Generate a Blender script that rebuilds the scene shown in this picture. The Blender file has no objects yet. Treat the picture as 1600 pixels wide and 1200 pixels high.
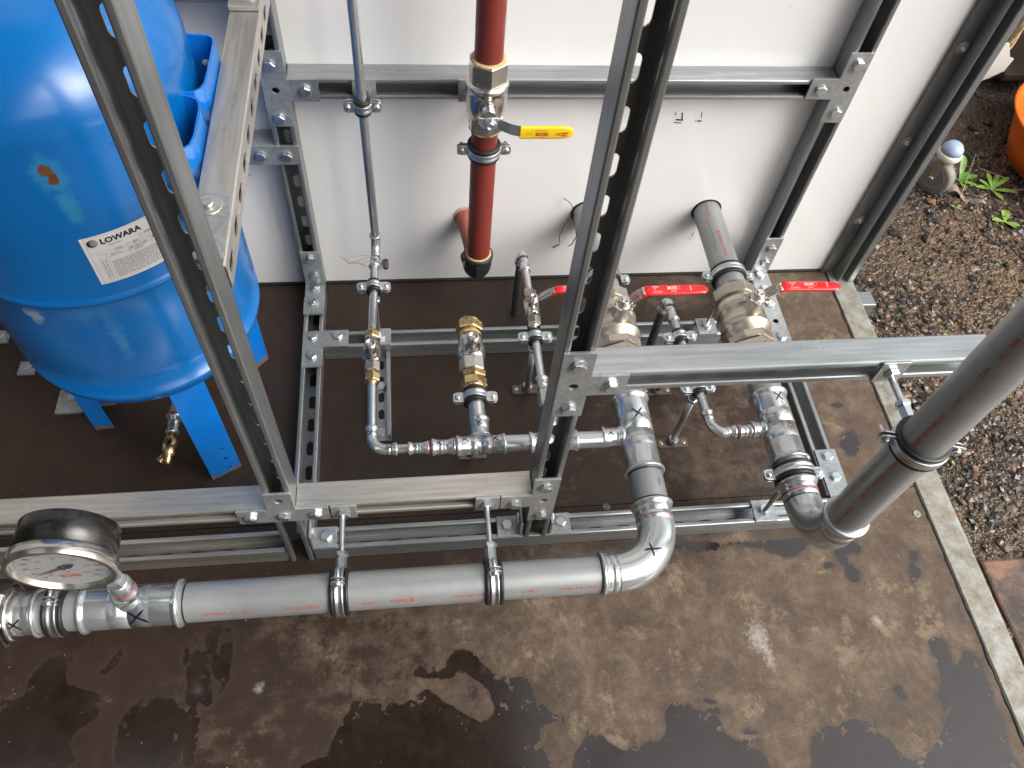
import bpy, math, random
from mathutils import Vector, Matrix
from mathutils.geometry import tessellate_polygon
from mathutils import noise as mnoise
random.seed(7)
S = bpy.context.scene
COL = S.collection
R_ = math.radians
V = Vector

# ------------------------------------------------------------------ camera, world, sun
cam_d = bpy.data.cameras.new("camera"); cam = bpy.data.objects.new("camera", cam_d); COL.objects.link(cam)
cam_d.sensor_fit = 'HORIZONTAL'; cam_d.sensor_width = 36; cam_d.lens = 36*1232.4/1600
cam_d.clip_start = 0.01; cam_d.clip_end = 200
cx, sx = math.cos(2.54200376), math.sin(2.54200376)
cy, sy = math.cos(0.20420641), math.sin(0.20420641)
cz, sz = math.cos(0.12871933), math.sin(0.12871933)
Rx = Matrix(((1,0,0),(0,cx,-sx),(0,sx,cx))); Rz = Matrix(((cy,-sy,0),(sy,cy,0),(0,0,1))); Rr = Matrix(((cz,-sz,0),(sz,cz,0),(0,0,1)))
Mw = Rr @ Rx @ Rz
rot = Matrix((Mw[0], -Mw[1], -Mw[2])).transposed()
cam.matrix_world = Matrix.Translation((0, 0, 1.28)) @ rot.to_4x4()
S.camera = cam
S.render.resolution_x = 1024; S.render.resolution_y = 768

SUN_EL, SUN_AZ = 42, 123          # azimuth measured from +Y towards +X
w = bpy.data.worlds.new("World"); S.world = w; w.use_nodes = True
nt = w.node_tree; nt.nodes.clear()
sky = nt.nodes.new('ShaderNodeTexSky'); sky.sky_type = 'NISHITA'; sky.sun_disc = False
sky.sun_elevation = R_(SUN_EL); sky.sun_rotation = R_(SUN_AZ); sky.dust_density = 4; sky.air_density = 1.2; sky.ozone_density = 1
bg = nt.nodes.new('ShaderNodeBackground'); bg.inputs[1].default_value = 0.15
ow = nt.nodes.new('ShaderNodeOutputWorld')
hs = nt.nodes.new('ShaderNodeHueSaturation'); hs.inputs['Saturation'].default_value = 0.25
nt.links.new(sky.outputs[0], hs.inputs['Color']); nt.links.new(hs.outputs[0], bg.inputs[0]); nt.links.new(bg.outputs[0], ow.inputs[0])
sl = bpy.data.lights.new("sun", 'SUN'); sl.energy = 1.0; sl.angle = R_(42); sl.color = (1, .96, .9)
so = bpy.data.objects.new("sun", sl); COL.objects.link(so)
sd = V((math.sin(R_(SUN_AZ))*math.cos(R_(SUN_EL)), math.cos(R_(SUN_AZ))*math.cos(R_(SUN_EL)), math.sin(R_(SUN_EL))))
so.rotation_euler = sd.to_track_quat('Z', 'Y').to_euler(); so.location = (3, -3, 5)
S.view_settings.view_transform = 'Standard'; S.view_settings.look = 'None'
S.view_settings.gamma = 1; S.view_settings.use_curve_mapping = False; S.view_settings.exposure = 0.95

# ------------------------------------------------------------------ materials
class NT:
    def __init__(s, name):
        s.m = bpy.data.materials.new(name); s.m.use_nodes = True; s.t = s.m.node_tree
        s.b = s.t.nodes['Principled BSDF']
    def n(s, ty, **kw):
        n = s.t.nodes.new(ty)
        for k, v in kw.items():
            if hasattr(n, k) and k not in n.inputs: setattr(n, k, v)
            else: n.inputs[k].default_value = v
        return n
    def l(s, a, b): s.t.links.new(a, b)
    def co(s, scale=(1,1,1), kind='Object'):
        tc = s.n('ShaderNodeTexCoord'); mp = s.n('ShaderNodeMapping'); mp.inputs['Scale'].default_value = scale
        s.l(tc.outputs[kind], mp.inputs[0]); return mp.outputs[0]
    def noise(s, co, scale, detail=4, rough=.55, dist=0):
        n = s.n('ShaderNodeTexNoise'); n.inputs['Scale'].default_value = scale; n.inputs['Detail'].default_value = detail
        n.inputs['Roughness'].default_value = rough; n.inputs['Distortion'].default_value = dist
        s.l(co, n.inputs['Vector']); return n.outputs['Fac']
    def ramp(s, fac, stops):
        r = s.n('ShaderNodeValToRGB'); e = r.color_ramp.elements
        while len(e) < len(stops): e.new(.5)
        for i, (p, c) in enumerate(stops):
            e[i].position = p; e[i].color = (c if isinstance(c, tuple) else (c, c, c)) + (1,)
        s.l(fac, r.inputs[0]); return r.outputs[0]
    def mix(s, fac, a, b, mode='MIX'):
        m = s.n('ShaderNodeMix'); m.data_type = 'RGBA'; m.blend_type = mode
        for v, i in ((fac, 0), (a, 6), (b, 7)):
            if isinstance(v, (int, float)): m.inputs[i].default_value = v if i == 0 else (v, v, v, 1)
            elif isinstance(v, tuple): m.inputs[i].default_value = v + (1,)
            else: s.l(v, m.inputs[i])
        return m.outputs[2]
    def math(s, op, a, b=0., c=None):
        m = s.n('ShaderNodeMath'); m.operation = op
        for v, i in ((a, 0), (b, 1), (c, 2)):
            if v is None: continue
            if isinstance(v, (int, float)): m.inputs[i].default_value = v
            else: s.l(v, m.inputs[i])
        return m.outputs[0]
    def bump(s, h, strength=.3, dist=.001, normal=None):
        b = s.n('ShaderNodeBump'); b.inputs['Strength'].default_value = strength; b.inputs['Distance'].default_value = dist
        s.l(h, b.inputs['Height'])
        if normal is not None: s.l(normal, b.inputs['Normal'])
        s.l(b.outputs[0], s.b.inputs['Normal']); return b.outputs[0]
    def set(s, **kw):
        for k, v in kw.items():
            k = k.replace('_', ' ')
            if isinstance(v, (int, float)): s.b.inputs[k].default_value = v
            elif isinstance(v, tuple): s.b.inputs[k].default_value = v + (1,)
            else: s.l(v, s.b.inputs[k])
        return s

def metal(name, c1, c2, rough, r2=None, scale=(1,1,1), ns=30, metallic=1., bump=.0, bs=400, spec=None):
    t = NT(name); co = t.co(scale)
    f = t.noise(co, ns, 6, .65)
    col = t.ramp(f, [(.3, c1), (.7, c2)])
    g = t.noise(co, ns*3.1, 4)
    t.set(Base_Color=col, Metallic=metallic, Roughness=t.ramp(g, [(.3, rough), (.72, r2 if r2 else rough*1.5)]))
    if bump: t.bump(t.noise(co, bs, 3), bump, .0006)
    return t.m

def galv(name, k=1., stretch=(1,1,1), dirt=.35, warm=0., met=.80):
    t = NT(name); co = t.co(stretch); co1 = t.co()
    a = t.noise(co, 14, 8, .7); b = t.noise(co1, 55, 5, .6)
    c1 = (.33*k*(1+warm), .35*k, .355*k*(1-warm)); c2 = (.56*k*(1+warm), .585*k, .59*k*(1-warm))
    base = t.ramp(a, [(.28, c1), (.72, c2)])
    ln = t.noise(co, 150, 3, .6)
    base = t.mix(1., base, t.ramp(ln, [(.35, .78), (.6, 1.)]), 'MULTIPLY')
    sp = t.ramp(b, [(.60, 0.), (.70, 1.)])
    base = t.mix(t.math('MULTIPLY', sp, dirt*.35), base, (.62*k, .63*k, .62*k))
    d = t.ramp(t.noise(co1, 23, 7, .75), [(.60, 0.), (.72, 1.)])
    base = t.mix(t.math('MULTIPLY', d, dirt*.7), base, (.24, .21, .17))
    t.set(Base_Color=base, Metallic=met, Roughness=t.ramp(a, [(.25, .27), (.75, .44)]))
    t.bump(t.noise(co, 45, 4, .6), .06, .0006)
    return t.m
MT = {}
MT['galv_x'] = galv('galvanised rail long x', 1.0, (.06, 1, 1))
MT['galv_y'] = galv('galvanised rail long y', 1.0, (1, .06, 1))
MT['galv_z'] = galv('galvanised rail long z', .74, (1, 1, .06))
MT['galv_warm_lit'] = galv('weathered warm lit rail', 1.18, (.06, 1, 1), .5, .10)  # weathered zinc with the warm reflected light put into its colour
MT['galv_warm_lit_y'] = galv('weathered warm lit rail long y', 1.18, (1, .06, 1), .5, .10)  # same warm, brightened colour standing in for light on the tank rail
MT['plate'] = galv('zinc plate', .95, (1,1,1), .12, 0., .62)
MT['zinc'] = metal('bright zinc', (.54,.57,.58), (.74,.77,.78), .28, .44, ns=60)
MT['chrome'] = metal('polished press fitting', (.48,.505,.51), (.58,.605,.61), .20, .27, ns=22, metallic=.78, bump=.06, bs=30)
MT['pipe'] = metal('zinc plated pipe', (.27,.28,.277), (.36,.37,.366), .28, .40, ns=9, metallic=.42)
MT['pipe_small'] = metal('small zinc pipe', (.50,.52,.53), (.60,.62,.63), .19, .27, ns=16, metallic=.88)
MT['oldpipe'] = metal('dull grey pipe', (.10,.10,.10), (.20,.20,.20), .38, .55, ns=30, metallic=.8)
MT['nickel'] = metal('nickel plated bronze', (.50,.445,.375), (.62,.56,.48), .28, .40, ns=40, metallic=.85, bump=.05, bs=500)
MT['nickel2'] = metal('satin nickel', (.58,.55,.50), (.68,.65,.60), .20, .28, ns=40, bump=.04, bs=500)
MT['brass'] = metal('brass', (.58,.42,.19), (.76,.58,.31), .22, .34, ns=40, bump=.04, bs=300)
MT['stainless'] = metal('stainless', (.56,.53,.48), (.64,.61,.56), .18, .24, ns=30, metallic=.92)
MT['steelblk'] = metal('oiled dark steel', (.10,.09,.085), (.20,.19,.18), .42, .6, ns=60, metallic=.6)
def paint(name, col, rough=.3, coat=0., v=.12, ns=12, spec=.5):
    t = NT(name); f = t.noise(t.co(), ns, 5)
    c2 = tuple(min(1, c*(1+v)) for c in col); c1 = tuple(c*(1-v) for c in col)
    t.set(Base_Color=t.ramp(f, [(.3, c1), (.7, c2)]), Roughness=t.ramp(t.noise(t.co(), ns*4, 4), [(.3, rough*.8), (.7, rough*1.25)]), Coat_Weight=coat, Coat_Roughness=.08)
    return t.m
MT['rubber'] = paint('black rubber', (.012,.012,.013), .45)
MT['redgrip'] = paint('red vinyl sleeve', (.72,.012,.014), .28, .2, .05)
MT['yelgrip'] = paint('yellow vinyl sleeve', (.85,.56,.01), .3, .2, .04)
MT['white_ink'] = paint('white print', (.8,.7,.68), .5)
MT['red_ink'] = paint('red print', (.50,.035,.03), .5)
MT['black_ink'] = paint('black marker', (.008,.006,.02), .35)
MT['redline'] = paint('red ring', (.38,.012,.018), .3)
MT['malleable'] = paint('black malleable iron', (.022,.022,.024), .38, .1, .2, 60)
MT['black_case'] = paint('black enamel case', (.012,.011,.01), .26, .2, .3, 20)
MT['dial'] = paint('white dial', (.31,.32,.31), .3, 0, .02)
MT['label'] = paint('paper label', (.66,.65,.64), .38, .1, .05, 30)
MT['ink_grey'] = paint('grey print', (.16,.15,.16), .5)
MT['scuff'] = paint('brown scuff', (.42,.33,.24), .7, 0, .3, 80)
MT['orange'] = paint('orange plastic', (.86,.14,.008), .36, .1, .06, 6)
MT['castor_grey'] = paint('grey castor tread', (.24,.215,.19), .6, 0, .15, 60)
MT['castor_hub'] = paint('blue grey hub', (.20,.225,.26), .45, 0, .1, 30)
MT['white_plastic'] = paint('white plastic', (.78,.76,.68), .35, .1, .03)
MT['pale_blue'] = paint('pale blue plastic', (.36,.45,.62), .35, .1, .06)
MT['rope'] = paint('beige rope', (.55,.42,.24), .8, 0, .3, 80)
MT['darkwood'] = paint('dark stained timber', (.035,.022,.012), .6, 0, .5, 9)
MT['leaf'] = paint('weed leaf', (.14,.30,.035), .42, 0, .35, 60)
MT['leaf2'] = paint('paler weed leaf', (.22,.38,.06), .45, 0, .3, 60)
MT['straw'] = paint('dry straw', (.40,.29,.16), .7, 0, .3, 60)
MT['deadleaf'] = paint('dead leaf', (.34,.24,.18), .5, 0, .3, 40)
MT['thread_tape'] = paint('jointing paste', (.50,.36,.16), .6, 0, .4, 120)

# red painted pipe
t = NT('red oxide painted pipe'); f = t.noise(t.co((1,1,.3)), 18, 6)
t.set(Base_Color=t.ramp(f, [(.3,(.135,.020,.015)),(.7,(.205,.030,.022))]), Roughness=t.ramp(t.noise(t.co(), 60, 4), [(.3,.36),(.7,.52)]), Coat_Weight=.0)
t.bump(t.noise(t.co(), 140, 4), .12, .0006); MT['redpipe'] = t.m
t = NT('faded red pipe'); t.set(Base_Color=t.ramp(t.noise(t.co(), 30, 6), [(.3,(.33,.075,.055)),(.7,(.46,.14,.10))]), Roughness=.5); MT['redstub'] = t.m

# tank paint with scrapes and rust
t = NT('glossy blue tank paint'); co = t.co()
geo = t.n('ShaderNodeNewGeometry')
base = t.ramp(t.noise(co, 5, 5), [(.3,(.001,.115,.38)),(.7,(.0015,.145,.45))])
def blob(t, c, r, sc, edge=.25, anis=(1,1,1), ns=40, na=.6):
    # worn patch of its own shape: distance to a point on the paint, broken up by noise
    mp = t.n('ShaderNodeMapping'); tc = t.n('ShaderNodeTexCoord'); t.l(tc.outputs['Object'], mp.inputs[0])
    mp.inputs['Location'].default_value = tuple(-c[i]*anis[i] for i in range(3)); mp.inputs['Scale'].default_value = anis
    ln = t.n('ShaderNodeVectorMath'); ln.operation = 'LENGTH'; t.l(mp.outputs[0], ln.inputs[0])
    d = t.math('DIVIDE', ln.outputs['Value'], r)
    d = t.math('ADD', d, t.math('MULTIPLY', t.math('SUBTRACT', t.noise(co, ns, 5, .7), .5), na*3))
    return t.ramp(d, [(1-edge, 1.), (1., 0.)])
MT['tank_node'] = t
rust = blob(t, (-.371,.667,.706), .0070, 1, .10, (1,1,.75), 95, .85)
rust2 = blob(t, (-.366,.667,.693), .0058, 1, .10, (1,1,.6), 110, .9)
halo = blob(t, (-.367,.667,.698), .020, 1, .3, (1,1,.7), 60, .5)
streak = blob(t, (-.364,.667,.655), .012, 1, .5, (1,1,.35), 60, .6)
scr1 = blob(t, (-.385,.660,.44), .012, 1, .6, (1,1,.16), 90, .7)
scr2 = blob(t, (-.472,.662,.48), .014, 1, .5, (1,1,.8), 110, .8)
scr3 = blob(t, (-.41,.656,.485), .028, 1, .9, (1,1,2.2), 60, .7)
col = t.mix(t.math('MULTIPLY', halo, .38), base, (.04,.28,.42))
col = t.mix(t.math('MULTIPLY', streak, .42), col, (.05,.30,.40))
col = t.mix(t.math('MULTIPLY', scr1, .35), col, (.10,.30,.52))
col = t.mix(t.math('MULTIPLY', scr2, .7), col, (.40,.52,.62))
col = t.mix(t.math('MULTIPLY', scr3, .3), col, (.05,.30,.55))
col = t.mix(rust, col, (.125,.042,.013)); col = t.mix(rust2, col, (.125,.042,.013))
t.set(Base_Color=col, Roughness=t.mix(rust, t.ramp(t.noise(co, 9, 5), [(.3,.24),(.7,.33)]), .8), Coat_Weight=.3, Coat_Roughness=.16)
t.bump(t.noise(co, 160, 3), .05, .0006)
MT['tank'] = t.m
del MT['tank_node']
t = NT('blue leg paint'); co = t.co()
bare = t.ramp(t.math('ADD', t.noise(co, 60, 5), t.math('MULTIPLY', t.n('ShaderNodeSeparateXYZ').outputs[2], 0.)), [(.0,0.),(1.,0.)])
sepz = t.n('ShaderNodeSeparateXYZ'); tc = t.n('ShaderNodeTexCoord'); t.l(tc.outputs['Object'], sepz.inputs[0])
zz = t.math('ADD', sepz.outputs[2], t.math('MULTIPLY', t.math('SUBTRACT', t.noise(co, 40, 5), .5), .03))
worn = t.ramp(zz, [(.008,1.),(.012,0.)])
t.set(Base_Color=t.mix(worn, t.ramp(t.noise(co, 8, 5), [(.3,(.003,.15,.54)),(.7,(.005,.19,.64))]), (.20,.13,.10)), Roughness=.28, Coat_Weight=.3, Coat_Roughness=.1)
MT['tankleg'] = t.m

# white wall panel
t = NT('white glass fibre panel'); co = t.co()
f = t.noise(co, 3, 4); g = t.noise(t.co((1,1,.4)), 28, 8, .75)
c = t.ramp(f, [(.3,(.76,.755,.745)),(.7,(.80,.795,.79))])
c = t.mix(t.ramp(g, [(.74,0.),(.88,.06)]), c, (.52,.49,.45))
t.set(Base_Color=c, Roughness=t.ramp(t.noise(co, 30, 5), [(.3,.17),(.7,.26)]), Coat_Weight=.2)
t.bump(t.noise(co, 6, 3), .10, .004); MT['panel'] = t.m

# phenolic plywood deck: fine mesh print, dusty film, wet patches of their own shape and a painted front rail shadow (attribute "wet" = signed distance in metres)
t = NT('dusty phenolic plywood deck'); co = t.co()
at = t.n('ShaderNodeAttribute'); at.attribute_name = 'wet'
dust_shade_at = t.n('ShaderNodeAttribute'); dust_shade_at.attribute_name = 'dust_shade'
edge = t.math('ADD', at.outputs['Fac'], t.math('MULTIPLY', t.math('SUBTRACT', t.noise(co, 140, 5, .65), .5), .006))
edge = t.math('ADD', edge, t.math('MULTIPLY', t.math('SUBTRACT', t.noise(co, 30, 7, .64), .5), .019))
edge = t.math('ADD', edge, t.math('MULTIPLY', t.ramp(t.noise(co, 48, 6, .6), [(.585,0.),(.66,1.)]), .030))
wet = t.ramp(t.math('ADD', t.math('MULTIPLY', edge, 60.), .5), [(.42,1.),(.58,0.)])  # mask of the wet patches and the painted front rail shadow
damp = t.ramp(t.math('ADD', t.math('MULTIPLY', edge, 60.), .5), [(.50,1.),(.95,0.)])
d1 = t.noise(co, 6.5, 13, .78, .15); d2 = t.noise(co, 23, 10, .78, .1); d3 = t.noise(t.co((.2,1,1)), 44, 8, .75)
dsum = t.math('ADD', t.math('MULTIPLY', d1, .55), t.math('ADD', t.math('MULTIPLY', d2, .33), t.math('MULTIPLY', d3, .12)))
dust_shade_f = t.ramp(t.math('ADD', dsum, t.math('MULTIPLY', t.math('SUBTRACT', dust_shade_at.outputs['Fac'], .5), .42)), [(.42,0.),(.47,.35),(.52,.62),(.57,1.)])
wv1 = t.n('ShaderNodeTexWave'); wv1.inputs['Scale'].default_value = 118; wv1.bands_direction = 'X'; t.l(co, wv1.inputs[0])
wv2 = t.n('ShaderNodeTexWave'); wv2.inputs['Scale'].default_value = 118; wv2.bands_direction = 'Y'; t.l(co, wv2.inputs[0])
weave = t.math('MULTIPLY', wv1.outputs['Fac'], wv2.outputs['Fac'])
weave_b = t.math('MULTIPLY', weave, t.ramp(t.noise(co, 40, 3), [(.35,.35),(.6,1.)]))
dark = t.ramp(d2, [(.3,(.022,.0125,.0085)),(.7,(.042,.025,.017))])
dusty = t.ramp(t.noise(t.co((1,.8,1)), 15, 12, .82, .2), [(.34,(.085,.054,.037)),(.48,(.150,.104,.070)),(.56,(.215,.158,.105)),(.66,(.30,.226,.147))])
dry = t.mix(t.math('MULTIPLY', dust_shade_f, t.math('ADD', .42, t.math('MULTIPLY', weave_b, .80))), dark, dusty)
tanp = t.ramp(t.noise(t.co((1,.85,1)), 8.5, 14, .80, .1), [(.545,0.),(.60,1.)])
dry = t.mix(t.math('MULTIPLY', t.math('MULTIPLY', tanp, dust_shade_f), .55), dry, (.27,.205,.130))
spk = t.ramp(t.noise(co, 420, 2), [(.73,0.),(.76,1.)])
dry = t.mix(t.math('MULTIPLY', spk, .45), dry, (.38,.32,.25))
scr = t.ramp(t.noise(t.co((2,60,1)), 6, 4, .6), [(.68,0.),(.72,.35)])
dry = t.mix(t.math('MULTIPLY', scr, dust_shade_f), dry, (.25,.19,.15))
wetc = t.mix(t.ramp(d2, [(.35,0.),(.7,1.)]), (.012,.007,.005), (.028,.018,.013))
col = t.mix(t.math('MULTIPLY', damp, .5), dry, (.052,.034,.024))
col = t.mix(wet, col, wetc)  # wet colour, also used for the painted front rail shadow
for c_, r_, an_, st_ in (((.536,.335,0), .022, (1,.7,1), .5), ((.545,.305,0), .016, (1.6,.5,1), .4), ((-.264,.318,0), .010, (1,1,1), .4), ((.749,.345,0), .012, (1,1,1), .45)):
    col = t.mix(t.math('MULTIPLY', blob(t, c_, r_, 1, .9, an_, 130, .9), st_), col, (.50,.48,.44))
rr = t.mix(wet, t.ramp(dust_shade_f, [(0.,.34),(1.,.66)]), t.ramp(t.noise(co, 45, 6, .7), [(.3,.07),(.75,.24)]))
t.set(Base_Color=col, Roughness=rr, Specular_IOR_Level=.38, Coat_Weight=wet, Coat_Roughness=.12)
h = t.math('MULTIPLY', weave, t.math('SUBTRACT', 1., t.math('MULTIPLY', wet, .8)))
n1 = t.bump(h, .6, .0006)
t.bump(t.noise(co, 55, 4), .18, .0016, n1)
MT['deck'] = t.m

# steel edge beam, weathered
t = NT('weathered galvanised beam'); co = t.co()
a = t.noise(co, 26, 10, .78, .1); b = t.noise(co, 12, 7, .7)
c = t.ramp(a, [(.36,(.17,.15,.115)),(.48,(.27,.25,.205)),(.60,(.36,.36,.34))])
c = t.mix(t.ramp(b, [(.60,0.),(.74,.7)]), c, (.34,.22,.11))
c = t.mix(t.ramp(t.noise(co, 80, 4), [(.70,0.),(.74,.6)]), c, (.28,.11,.05))
t.set(Base_Color=c, Metallic=.25, Roughness=t.ramp(b, [(.3,.38),(.7,.7)])); t.bump(a, .25, .001); MT['beam'] = t.m
t = NT('grimy grey steel column'); co = t.co((1,1,.25))
a = t.noise(co, 24, 9, .7)
c = t.ramp(a, [(.30,(.10,.105,.105)),(.60,(.20,.205,.20)),(.8,(.34,.34,.32))])
t.set(Base_Color=c, Metallic=.55, Roughness=.42); MT['column'] = t.m
t = NT('black joint sealant'); t.set(Base_Color=(.012,.011,.010), Roughness=.5); MT['seal'] = t.m

# wet gravel ground
t = NT('wet gravel and soil'); co = t.co()
vo = t.n('ShaderNodeTexVoronoi'); vo.inputs['Scale'].default_value = 75; t.l(co, vo.inputs['Vector'])
vo2 = t.n('ShaderNodeTexVoronoi'); vo2.inputs['Scale'].default_value = 170; t.l(co, vo2.inputs['Vector'])
soil = t.ramp(t.noise(co, 2.3, 7, .65), [(.35,(.055,.038,.026)),(.50,(.105,.068,.041)),(.66,(.18,.112,.062))])
c = t.mix(.6, soil, t.mix(1., soil, t.ramp(vo2.outputs['Distance'], [(0.,1.5),(.6,.45)]), 'MULTIPLY'))
t.set(Base_Color=c, Roughness=t.ramp(t.noise(co, 9, 5), [(.35,.22),(.65,.55)]))
hh = t.math('ADD', t.math('MULTIPLY', vo.outputs['Distance'], -1.), t.math('MULTIPLY', vo2.outputs['Distance'], -.5))
t.bump(hh, .8, .01); MT['soil'] = t.m
t = NT('wet stones'); ga = t.n('ShaderNodeAttribute'); ga.attribute_name = 'tone'
c = t.ramp(ga.outputs['Fac'], [(0.,(.024,.021,.019)),(.30,(.050,.043,.037)),(.52,(.095,.072,.055)),(.72,(.155,.108,.074)),(.86,(.25,.135,.075)),(.95,(.33,.24,.155)),(1.,(.42,.36,.28))])
c = t.mix(.35, c, t.mix(1., c, t.noise(t.co(), 300, 3), 'MULTIPLY'))
t.set(Base_Color=c, Roughness=t.ramp(ga.outputs['Fac'], [(0.,.18),(1.,.42)])); MT['stones'] = t.m
t = NT('terracotta slab'); co = t.co(); a = t.noise(co, 11, 12, .75, .3)
t.set(Base_Color=t.ramp(a, [(.40,(.060,.045,.038)),(.50,(.13,.085,.062)),(.55,(.23,.12,.072)),(.68,(.30,.155,.085))]), Roughness=t.ramp(a, [(.4,.18),(.6,.5)])); t.bump(t.noise(co, 60, 5), .2, .002); MT['slab'] = t.m
t = NT('painted shed steel'); t.set(Base_Color=(.10,.105,.11), Roughness=.6); MT['shed'] = t.m
t = NT('shed roof sheet'); t.set(Base_Color=(.085,.08,.07), Roughness=.6); MT['roofsheet'] = t.m
t = NT('brick wall'); t.set(Base_Color=(.30,.20,.14), Roughness=.8); MT['farwall'] = t.m
t = NT('glass pane'); t.set(Base_Color=(.9,.92,.92), Roughness=.02, Alpha=.05, Specular_IOR_Level=.6); t.m.diffuse_color = (1,1,1,.2); MT['glass'] = t.m

# ------------------------------------------------------------------ mesh helpers (all coordinates are metres in the world)
def perp(a):
    a = V(a).normalized(); r = V((0,0,1)) if abs(a.z) < .9 else V((1,0,0))
    u = r.cross(a).normalized(); return a, u, a.cross(u).normalized()
class MB:
    def __init__(s): s.v = []; s.f = []; s.s = []
    def add(s, vs, fs, smooth=False):
        o = len(s.v); s.v += [V(p) for p in vs]; s.f += [tuple(i+o for i in f) for f in fs]; s.s += [smooth]*len(fs)
    def box(s, x0, x1, y0, y1, z0, z1):
        s.add([(x,y,z) for x in (x0,x1) for y in (y0,y1) for z in (z0,z1)], [(0,1,3,2),(4,6,7,5),(0,4,5,1),(2,3,7,6),(0,2,6,4),(1,5,7,3)])
    def obox(s, P, a, b, c, ra, rb, rc):
        P = V(P); a = V(a); b = V(b); c = V(c)
        s.add([P+a*x+b*y+c*z for x in ra for y in rb for z in rc], [(0,1,3,2),(4,6,7,5),(0,4,5,1),(2,3,7,6),(0,2,6,4),(1,5,7,3)])
    def lathe(s, P, ax, prof, seg=28, smooth=True, u=None, a0=0., a1=None):
        P = V(P); a, uu, vv = perp(ax)
        if u is not None: uu = V(u).normalized(); vv = a.cross(uu).normalized()
        full = a1 is None; n = seg if full else seg+1; span = 2*math.pi if full else a1-a0
        vs = []
        for (t, r) in prof:
            for k in range(n):
                g = a0+span*k/seg; vs.append(P+a*t+(uu*math.cos(g)+vv*math.sin(g))*r)
        fs = []
        for i in range(len(prof)-1):
            for k in range(seg):
                k2 = (k+1) % n
                fs.append((i*n+k, i*n+k2, (i+1)*n+k2, (i+1)*n+k))
        s.add(vs, fs, smooth)
        if full:
            o = len(s.v)-len(vs)
            for i in (0, len(prof)-1):
                if prof[i][1] > 1e-6: s.f.append(tuple(o+i*n+k for k in range(n))); s.s.append(False)
    def hexa(s, P, ax, t0, t1, R, u=None, n=6, ch=.12):
        c = (t1-t0)*ch; pr = [(t0, R*.93), (t0+c, R), (t1-c, R), (t1, R*.93)]
        s.lathe(P, ax, pr, n, False, u)
    def tube(s, pts, r, seg=20, cap=True, smooth=True):
        pts = [V(p) for p in pts]; n = len(pts); rr = r if isinstance(r, (list, tuple)) else [r]*n
        T = [(pts[min(i+1,n-1)]-pts[max(i-1,0)]).normalized() for i in range(n)]
        _, u, _ = perp(T[0]); vs = []
        for i in range(n):
            u = (u-T[i]*u.dot(T[i])).normalized(); v = T[i].cross(u)
            vs += [pts[i]+(u*math.cos(2*math.pi*k/seg)+v*math.sin(2*math.pi*k/seg))*rr[i] for k in range(seg)]
        fs = [(i*seg+k, i*seg+(k+1)%seg, (i+1)*seg+(k+1)%seg, (i+1)*seg+k) for i in range(n-1) for k in range(seg)]
        s.add(vs, fs, smooth)
        if cap:
            s.add(vs[:seg], [tuple(range(seg))]); s.add(vs[-seg:], [tuple(range(seg))])
    def prism(s, O, a, b, out, holes=(), th=.005, wall=True, side=True):
        """outline in the (a,b) plane, thickness th along a x b"""
        O = V(O); a = V(a); b = V(b); n = a.cross(b).normalized()
        loops = [out]+list(holes); flat = [p for lp in loops for p in lp]
        tris = tessellate_polygon([[V((p[0], p[1], 0)) for p in lp] for lp in loops])
        N = len(flat)
        s.add([O+a*p[0]+b*p[1] for p in flat]+[O+a*p[0]+b*p[1]+n*th for p in flat],
              [tuple(t) for t in tris]+[tuple(i+N for i in t) for t in tris])
        if side:
            o = len(s.v)-2*N; k0 = 0
            for li, lp in enumerate(loops):
                m = len(lp)
                if li > 0 or wall:
                    for k in range(m):
                        i, j = o+k0+k, o+k0+(k+1) % m
                        s.f.append((i, j, j+N, i+N)); s.s.append(False)
                k0 += m
    def obj(s, name, mat, parent=None, bevel=0, attr=None):
        me = bpy.data.meshes.new(name); me.from_pydata([tuple(v) for v in s.v], [], s.f)
        bm_fix(me); me.polygons.foreach_set('use_smooth', s.s)
        me.materials.append(mat if not isinstance(mat, str) else MT[mat])
        o = bpy.data.objects.new(name, me); COL.objects.link(o)
        if parent is not None:
            o.parent = parent; o.location = -wloc(parent)
        if bevel:
            m = o.modifiers.new('bevel', 'BEVEL'); m.width = bevel; m.segments = 2; m.limit_method = 'ANGLE'; m.angle_limit = R_(50); m.harden_normals = False
        return o
import bmesh
def bm_fix(me):
    bm = bmesh.new(); bm.from_mesh(me); bmesh.ops.recalc_face_normals(bm, faces=bm.faces); bm.to_mesh(me); bm.free()
def wloc(o):
    p = V(o.location)
    while o.parent: o = o.parent; p += V(o.location)
    return p
def tag(o, label=None, cat=None, group=None, kind=None):
    if label: o['label'] = label
    if cat: o['category'] = cat
    if group: o['group'] = group
    if kind: o['kind'] = kind
    return o
def thing(name, label, cat, loc=(0,0,0), group=None):
    o = bpy.data.objects.new(name, None); COL.objects.link(o); o.location = loc; o.empty_display_size = .03
    return tag(o, label, cat, group)
def circ(cx, cy, r, n=16): return [(cx+r*math.cos(2*math.pi*k/n), cy+r*math.sin(2*math.pi*k/n)) for k in range(n)]
def slot(cx, cy, L, W, n=6):
    r = W/2; h = L/2-r; p = []
    for k in range(n+1): g = -math.pi/2+math.pi*k/n; p.append((cx+h+r*math.cos(g), cy+r*math.sin(g)))
    for k in range(n+1): g = math.pi/2+math.pi*k/n; p.append((cx-h+r*math.cos(g), cy+r*math.sin(g)))
    return p

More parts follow.
